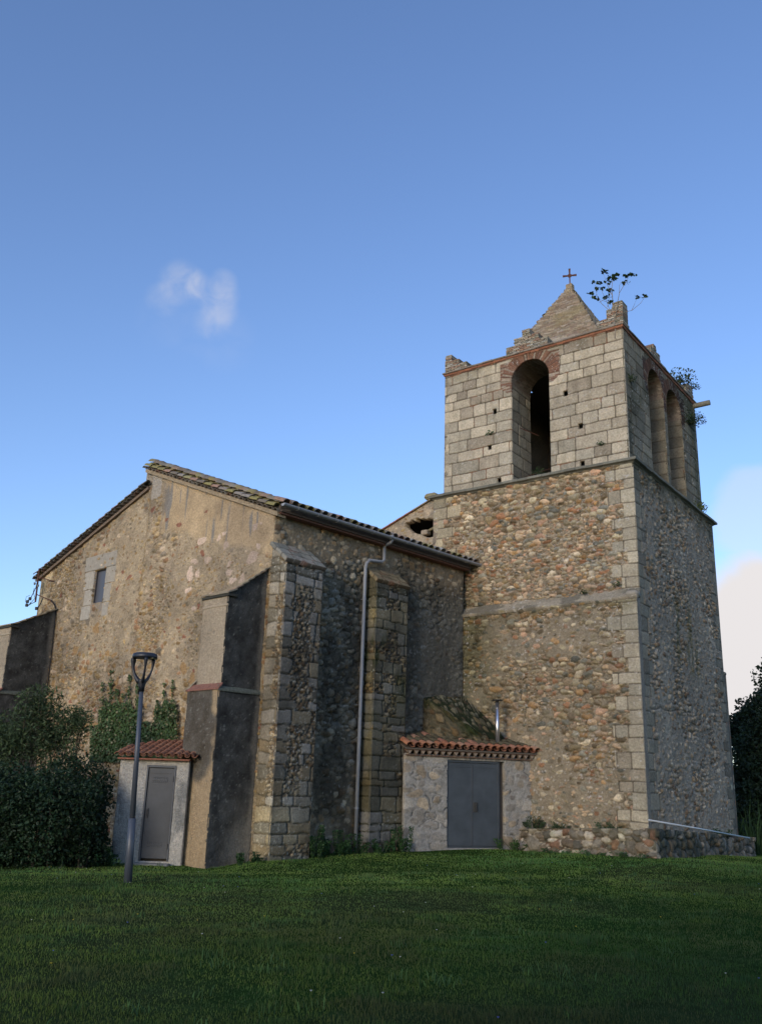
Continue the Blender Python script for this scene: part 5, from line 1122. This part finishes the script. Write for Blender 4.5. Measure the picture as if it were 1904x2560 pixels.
# ------------------------------------------------------------------ cable bracket on the left corner of the gable
zcx = lambda x, y: (x/5.55, 1380+y/5.55)
GQ = lambda q, o: at_plane(*zcx(*q), GP(0, o), hN)
cb = empty('cable_bracket', GQ((540, 450), .25), 'rusty post with hanging black cables at the far left corner of the gable', 'cable bracket')
m = MB(); m.tube([GQ((550, 230), .25), GQ((495, 690), .25)], .032, 8, (.03, .02, .02)); m.build('post', M_RUST, cb)
for a, b in (((540, 350), (760, 408)), ((520, 592), (715, 675))): m = MB(); m.tube([GQ(a, .25), GQ(b, .03)], .018, 6, (.1, .06, .05)); m.build('arm', M_RUST, cb)
for q in ((505, 395), (485, 440), (530, 470)): p = GQ(q, .3); MB().tube([p-zz*.04, p+zz*.04], [.03, .045], 8, (.2, .2, .2)).build('insulator', M_LAMP, cb)
def cable(pts, r=.011): m = MB(); m.tube(pts, r, 5, (.02, .02, .02)); return m
m = MB()
for pl, r_ in (([(520, 420), (500, 500), (440, 620), (415, 650)], .014), ([(480, 500), (465, 560), (490, 640), (420, 720)], .01), ([(500, 690), (440, 715), (395, 745), (430, 700)], .012), ([(420, 600), (370, 620), (355, 680), (385, 740)], .007), ([(600, 640), (560, 730), (510, 790)], .014)):
    m.tube([GQ(q, .3) for q in pl], r_, 5)
for q in ((420, 650), (385, 690), (375, 740), (510, 785)): p = GQ(q, .3); m.bbox(p-np.array([.05, .03, .05]), (.10, 0, 0), (0, .06, 0), (0, 0, .11), .015)
m.build('hanging_cable', M_BLACK, cb)
m = MB(); m.tube([GQ((715, 675), .05), GQ((760, 730), .04), GQ((778, 790), .04), GQ((770, 900), .06), GQ((735, 1250), .06), GQ((690, 1650), .06), GQ((650, 1960), .06)], .022, 7); m.build('wall_cable', M_BLACK, cb)

# ------------------------------------------------------------------ vegetation
# hedge and shrubs on the left
bush('hedge', [(-8.7, 21.2, .6, 1.5, 1.0, 1.15), (-7.2, 21.3, .6, 1.2, 1.0, 1.2), (-10.4, 21.4, .75, 1.5, 1.1, 1.35), (-6.55, 21.7, .5, .62, .8, 1.1), (-7.0, 22.4, 1.2, .95, .8, .95), (-8.3, 22.0, 1.15, 1.2, .8, .75), (-12.6, 21.5, .9, 1.6, 1.2, 1.6), (-6.2, 21.6, .1, .45, .5, .6), (-6.28, 21.3, .6, .36, .5, 1.0)], 90000, .075, (.017, .038, .015), 'dense dark green hedge at the left edge of the lawn', 'hedge', k=2, shell=.55, stems=8)
bush('shrub', [(-8.9, 23.4, 2.5, .9, .7, .75), (-10.0, 23.6, 2.3, 1.1, .8, .95), (-8.0, 23.6, 2.6, .8, .6, .8), (-8.45, 23.5, 3.35, .6, .5, .55), (-7.5, 23.6, 3.0, .45, .4, .4), (-11.0, 23.5, 2.7, 1.0, .8, .8)], 22000, .10, (.055, .085, .035), 'lighter feathery shrub rising behind the hedge against the gable', 'shrub', k=6, shell=1.0, asp=.32, stems=7)
# ivy on the gable
pts = []
def ivy_ok(x, y):
    if 247 < x < 352 and y > 1762+14*math.sin(x*.23): return True
    if 386 < x < 443 and y > 1762+12*math.sin(x*.3): return True
    if 350 <= x <= 386 and y > 1805: return True
    if 225 < x <= 247 and y > 1812: return True
    for fx, ft, fw in ((276, 1676, 5), (322, 1688, 4), (255, 1705, 5), (342, 1700, 5), (290, 1722, 8), (308, 1735, 7), (430, 1700, 3.5), (408, 1708, 3), (415, 1745, 12)):
        if abs(x-fx-(1762-y)*.03) < fw*(.6+.5*math.sin(y*.2+fx)) and ft < y < 1775: return True
    return False
while len(pts) < 9500:
    x = random.uniform(222, 446); y = random.uniform(1674, 1905)
    if ivy_ok(x, y) and (y > 1775 or random.random() < .75): pts.append(at_plane(x, y, GP(0, .04+.14*random.random()*min(1, (y-1670)/90)), hN))
pts = np.array(pts); ivy = empty('ivy', GP(6, .1, 1.8), 'ivy climbing in pointed fingers up the gable wall above the small shed', 'ivy')
cI = leafcol(pts, (.058, .098, .030), .7, 3); yb = rng.random(len(pts)) < .09; cI[yb] = np.array([.24, .22, .12])
leaves('foliage', pts, .07*(.6+.8*rng.random(len(pts))), cI, ivy, nrm=-hN*1.0+np.array([0, 0, .3]), flat=.5, asp=.85)
m = MB()
for fx, ft in ((276, 1676), (322, 1688), (255, 1705), (342, 1700), (430, 1700)): m.tube([at_plane(fx, 1900, GP(0, .03), hN), at_plane(fx+3, 1800, GP(0, .03), hN), at_plane(fx, ft, GP(0, .03), hN)], [.015, .01, .004], 5, (.1, .07, .05))
m.build('stem', M_WOOD, ivy)

# weeds at the wall foot
def weed(loc, r, h, n, label, base=(.03, .075, .022), size=.06, k=0, name='weed_clump'):
    z = loc[2] if len(loc) > 2 else float(gz(loc[0], loc[1])); e = empty(name, (loc[0], loc[1], z), label, 'weeds', 'weed clumps along the wall foot')
    nl = 7; la = rng.random(nl)*2*pi; lr = r*np.sqrt(rng.random(nl)); lh = h*(.35+.65*rng.random(nl)**1.5); wi = rng.integers(0, nl, n)
    t_ = rng.random(n); sp = r*(.10+.30*t_*(1-t_*.5)); an = rng.random(n)*2*pi; rr_ = sp*np.sqrt(rng.random(n))
    P = np.stack([loc[0]+lr[wi]*np.cos(la[wi])+rr_*np.cos(an)+r*.25*(t_-.3)*np.cos(la[wi]), loc[1]+lr[wi]*np.sin(la[wi])+rr_*np.sin(an)+r*.25*(t_-.3)*np.sin(la[wi]), z+lh[wi]*t_], 1)
    leaves('foliage', P, size*(.5+rng.random(n)), leafcol(P, base, .6, k), e, asp=.5)
    m = MB()
    for q in range(6): a = random.random()*6.3; m.tube([(loc[0], loc[1], z-.05), (loc[0]+r*.6*cos(a), loc[1]+r*.6*sin(a), z+h*.7)], [.01, .004], 4, (.05, .07, .03))
    m.build('stem', M_WOOD, e)
weed(NP(-6.4, .45)[:2], .35, 1.05, 1500, 'dark bramble filling the corner right of the first block buttress'); weed(NP(-5.6, .4)[:2], .35, .8, 1100, 'leafy weeds below the wall left of the downpipe')
weed(NP(-5.0, .55)[:2], .25, .55, 600, 'small weeds at the foot of the downpipe'); weed(NP(-3.6, .85)[:2], .28, .7, 900, 'tall weeds against the foot of the mossy buttress', k=2); weed(NP(-4.3, .85)[:2], .3, .4, 600, 'low weeds at the left front of the mossy buttress')
weed(SP(3.35, .25)[:2], .5, .35, 900, 'bright low weeds at the right foot of the double door', (.045, .10, .025)); weed(GP(-.35, .5)[:2], .35, .35, 600, 'weeds between the plastered buttress and the block buttress'); weed((-5.9, 22.0), .5, .3, 700, 'low plants left of the small white shed door')
for (x_, y_, h_, n_, lb_) in ((1335, 2062, .38, 800, 'bushy plant growing on the terrace next to the shed'), (1400, 2064, .2, 350, 'small plant in the middle of the terrace'), (1520, 2066, .28, 600, 'low plant on the terrace near the tower corner')):
    p = at_plane(x_, y_, TP(0, 0, .5), nA); weed((p[0], p[1], .68), .3, h_, n_, lb_, (.05, .08, .035), .045)
p = at_plane(1800, 2085, Lc-nB*.2, nB); weed((p[0], p[1], .45), .4, .3, 500, 'dark weeds behind the far end of the terrace wall')
for i, t in enumerate((.6, 1.6, 2.8)):
    p = Lc+tA*t+nA*.25; weed(p[:2], .45, .14, 260, ['low leafy weeds in front of the near end of the terrace wall', 'low leafy weeds under the middle of the terrace wall', 'low leafy weeds under the shed end of the terrace wall'][i], (.04, .095, .03), .05)

# fig sapling growing from the near corner of the belfry
z8 = lambda x, y: (1200+x/3.671, 650+y/3.671)
FQ = lambda q, o=0.: at_plane(*z8(*q), TP(0, 0, -IN+o), nA)
fig = empty('fig_sapling', FQ((1232, 700), .05), 'wild fig sapling growing out of the near top corner of the tower', 'sapling')
m = MB(); br = [([(1235, 720), (1240, 620), (1230, 560), (1215, 400), (1205, 260), (1215, 160)], .02, 0), ([(1238, 560), (1250, 430), (1275, 300), (1335, 200), (1370, 135)], .013, .15), ([(1232, 600), (1190, 470), (1110, 400), (1070, 330), (1050, 230)], .012, -.15), ([(1210, 330), (1160, 220), (1130, 130)], .01, 0), ([(1236, 500), (1290, 485), (1390, 462), (1470, 395), (1510, 335)], .011, .2), ([(1388, 462), (1415, 400), (1435, 350)], .007, .25), ([(1190, 470), (1160, 385), (1060, 350), (1025, 325)], .008, -.2), ([(1272, 320), (1275, 230), (1300, 200)], .007, .1), ([(1165, 430), (1190, 300), (1180, 200)], .008, .05), ([(1090, 390), (1150, 350)], .006, 0), ([(1160, 385), (1120, 300), (1110, 270)], .006, -.1)]
for pl, r_, o in br: m.tube([FQ(q, o*min(1, i/2)) for i, q in enumerate(pl)], [r_*(1-.7*i/(len(pl)-1)) for i in range(len(pl))], 6, (.22, .19, .15))
m.build('stem', M_WOOD, fig)
cl_ = [(1120, 100, 0), (1140, 118, 0), (1215, 150, 0), (1250, 140, .1), (1180, 165, 0), (1040, 205, -.15), (1090, 208, -.1), (1122, 262, -.1), (1070, 265, -.1), (1020, 310, -.2), (1038, 345, -.2), (1075, 350, -.1), (1145, 345, 0), (1165, 340, .1), (1205, 285, 0), (1175, 285, 0), (1370, 133, .15), (1395, 130, .15), (1305, 205, .1), (1330, 152, .15), (1440, 342, .25), (1512, 328, .2), (1195, 385, 0), (1340, 205, .15), (1168, 205, 0), (1230, 175, 0)]
LP = []
for x, y, o in cl_:
    for q in range(9): LP.append(FQ((x+random.gauss(0, 13), y+random.gauss(0, 9)), o+random.uniform(-.08, .08)))
LP = np.array(LP); leaves('foliage', LP, .11*(.7+.6*rng.random(len(LP))), np.array([.028, .055, .018])*(.6+.8*rng.random(len(LP)))[:, None], fig, nrm=np.array([0, 0, .9]), flat=.6, asp=.9)
def tuft(name, P, r, n, size, base, label, grp=None, up=.8):
    e = empty(name, P, label, 'plant', grp); d = rng.normal(size=(n, 3)); d[:, 2] = np.abs(d[:, 2])*up; d /= np.linalg.norm(d, axis=1)[:, None]; Q_ = np.array(P)+d*r*rng.random(n)[:, None]**.6
    leaves('foliage', Q_, size*(.6+.8*rng.random(n)), leafcol(Q_, base, .6), e, asp=.55); m = MB()
    for q in range(7): k_ = rng.integers(n); m.tube([P, Q_[k_]], [.008, .004], 4, (.1, .1, .06))
    m.build('stem', M_WOOD, e)
rp = lambda x, y, o=0.: at_plane(1550+x/3.968, 780+y/3.968, bP(BA0, 0)+nB*o, nB)
tuft('wall_plant', rp(590, 700, -.1), .62, 330, .10, (.05, .075, .03), 'bushy plant on the tower parapet next to the far merlon')
tuft('wall_plant', rp(715, 760, .0), .3, 130, .08, (.05, .08, .03), 'small plant growing on top of the far corner merlon')
tuft('wall_plant', rp(700, 1110, .1), .55, 700, .07, (.025, .045, .015), 'dark hanging plant on the far edge of the belfry side')
tuft('wall_plant', rp(770, 1975, .1), .38, 260, .08, (.10, .13, .02), 'yellow green plant on the cornice at the far corner of the tower')
tuft('wall_plant', rp(95, 690, .02), .25, 160, .06, (.03, .05, .018), 'dark tuft on the belfry side close to the near corner')
f6 = lambda x, y, o=0.: at_plane(1060+x/4.347, 780+y/4.347, TP(0, 0, -IN+o), nA)
tuft('wall_plant', f6(710, 1335, .03), .16, 60, .06, (.05, .09, .03), 'tiny fern in a joint left of the front arch'); tuft('wall_plant', f6(1250, 1770, -.3), .28, 160, .06, (.04, .07, .025), 'grass clump on the sill of the front arch')
tuft('wall_plant', at_plane(1050+930/2.065, 620+1015/2.065, TP(0, 0, -IN+.03), nA), .15, 60, .06, (.05, .09, .03), 'tiny fern in a joint right of the front arch')
tuft('wall_plant', at_plane(1150+1020/3.304, 1440+145/3.304, TP(0, 0, .15), nA), .16, 70, .05, (.04, .07, .025), 'small green plant on the sloping ledge')
tuft('wall_plant', at_plane(1150+1290/3.304, 1440+80/3.304, TP(0, 0, .1), nA), .15, 60, .05, (.04, .08, .025), 'small green plant just above the ledge near the corner')

# trees behind the tower on the right
def tree(loc, h, r, n, size, base, label, k=0):
    z = float(gz(loc[0], loc[1])); e = empty('tree', (loc[0], loc[1], z), label, 'tree', 'trees beyond the tower' if loc[1] > 0 else 'unseen trees added behind the viewpoint for shade'); rs = random.Random(k)
    ells = []
    for q in range(13): a = rs.random()*6.28; rr_ = r*rs.uniform(.2, .75); ells.append((loc[0]+rr_*cos(a), loc[1]+rr_*sin(a), z+h*rs.uniform(.28, .88), r*rs.uniform(.28, .5), r*rs.uniform(.28, .5), h*rs.uniform(.09, .16)))
    ells.append((loc[0], loc[1], z+h*.55, r*.55, r*.55, h*.3))
    P = blobpts(ells, n, .75, .3, k); P = P[P[:, 2] > z+.2]; leaves('crown', P, size*(.6+.8*rng.random(len(P))), leafcol(P, base, .6, k), e, asp=.7)
    m = MB(); m.tube([(loc[0], loc[1], z-.2), (loc[0]+.1, loc[1], z+h*.3), (loc[0], loc[1]+.2, z+h*.75)], [r*.09, r*.06, r*.02], 9, (.07, .055, .04))
    for q in range(8): el = ells[q]; b = np.array([loc[0], loc[1], z+h*rs.uniform(.2, .5)]); m.tube([b, (b+np.array(el[:3]))/2+(0, 0, .2), el[:3]], [r*.035, r*.02, r*.006], 6, (.07, .055, .04))
    m.build('trunk', M_WOOD, e)
tree((20.6, 45, 0), 8.2, 4.6, 60000, .20, (.022, .038, .016), 'dark leafy tree directly behind the right edge of the tower', 1)
tree((25.0, 50, 0), 10, 4.2, 20000, .22, (.025, .042, .018), 'taller dark tree further right beyond the lawn', 2)
tree((17.0, 52, 0), 6.2, 3.4, 14000, .20, (.02, .036, .016), 'lower dark tree hidden mostly by the tower', 3)
for q_, (x_, y_, l_) in enumerate(((-5.5, -9, 'left'), (1.5, -8, 'middle'), (8.5, -7, 'right'))): tree((x_, y_, 0), 13, 5.2, 9000, .42, (.03, .05, .018), 'unseen tall tree added behind the viewpoint, %s of the three shading the near lawn' % l_, 20+q_)  # unseen trees, added only to darken the near lawn
bush('undergrowth', [(17.6, 42, 2.2, 1.7, 1.5, 3.0), (18.6, 43.5, 4.4, 2.0, 1.5, 2.3), (17.9, 41, .9, 2.4, 1.4, 2.2), (22, 42, 1.0, 2.8, 1.5, 2.4), (18.6, 42, 2.6, 1.8, 1.4, 1.6), (20.3, 41.5, 3.6, 2.0, 1.4, 1.6)], 80000, .16, (.02, .036, .014), 'dark undergrowth beneath the trees right of the tower', 'bushes', k=9)
# tall cane grass at the right edge
cg = at_y(1888, 2092, 33.); e = empty('cane_plant', (cg[0], cg[1], float(gz(cg[0], cg[1]))), 'tall arching green cane leaves at the right edge of the lawn', 'plant')
P = np.array([[cg[0]+random.gauss(0, .3), cg[1]+random.gauss(0, .2), float(gz(cg[0], cg[1]))] for _ in range(90)]); blades('leaf_blades', P, .9+1.3*rng.random(90), .03+.02*rng.random(90), np.array([.028, .06, .022])*(.7+.6*rng.random(90))[:, None], e, bend=.9)
# little flowers and dandelion heads in the lawn
m = MB()
for q in range(70):
    y = 5.5+random.random()**.7*17; x = random.uniform(-.4, .43)*y
    if inside_bldg(np.array([[x, y]]))[0]: continue
    z = float(gz(x, y))+random.uniform(.06, .12); cc = random.choice([(.55, .42, .03), (.6, .6, .55), (.6, .6, .55), (.1, .13, .45)]); r_ = random.uniform(.008, .014)
    m.add([(x+r_*cos(a), y+r_*sin(a), z+.003) for a in np.arange(0, 6.28, 1.05)]+[(x, y, z-.008)], [(0, 1, 2, 3, 4, 5), (0, 6, 1), (1, 6, 2), (2, 6, 3), (3, 6, 4), (4, 6, 5), (5, 6, 0)], cc)
    m.tube([(x, y, z-.1), (x, y, z-.005)], .0015, 3, (.04, .08, .02))
tag(m.build('wild_flowers', M_GRASS), 'tiny yellow, white and blue wild flowers dotted over the lawn', 'flowers', kind='stuff')
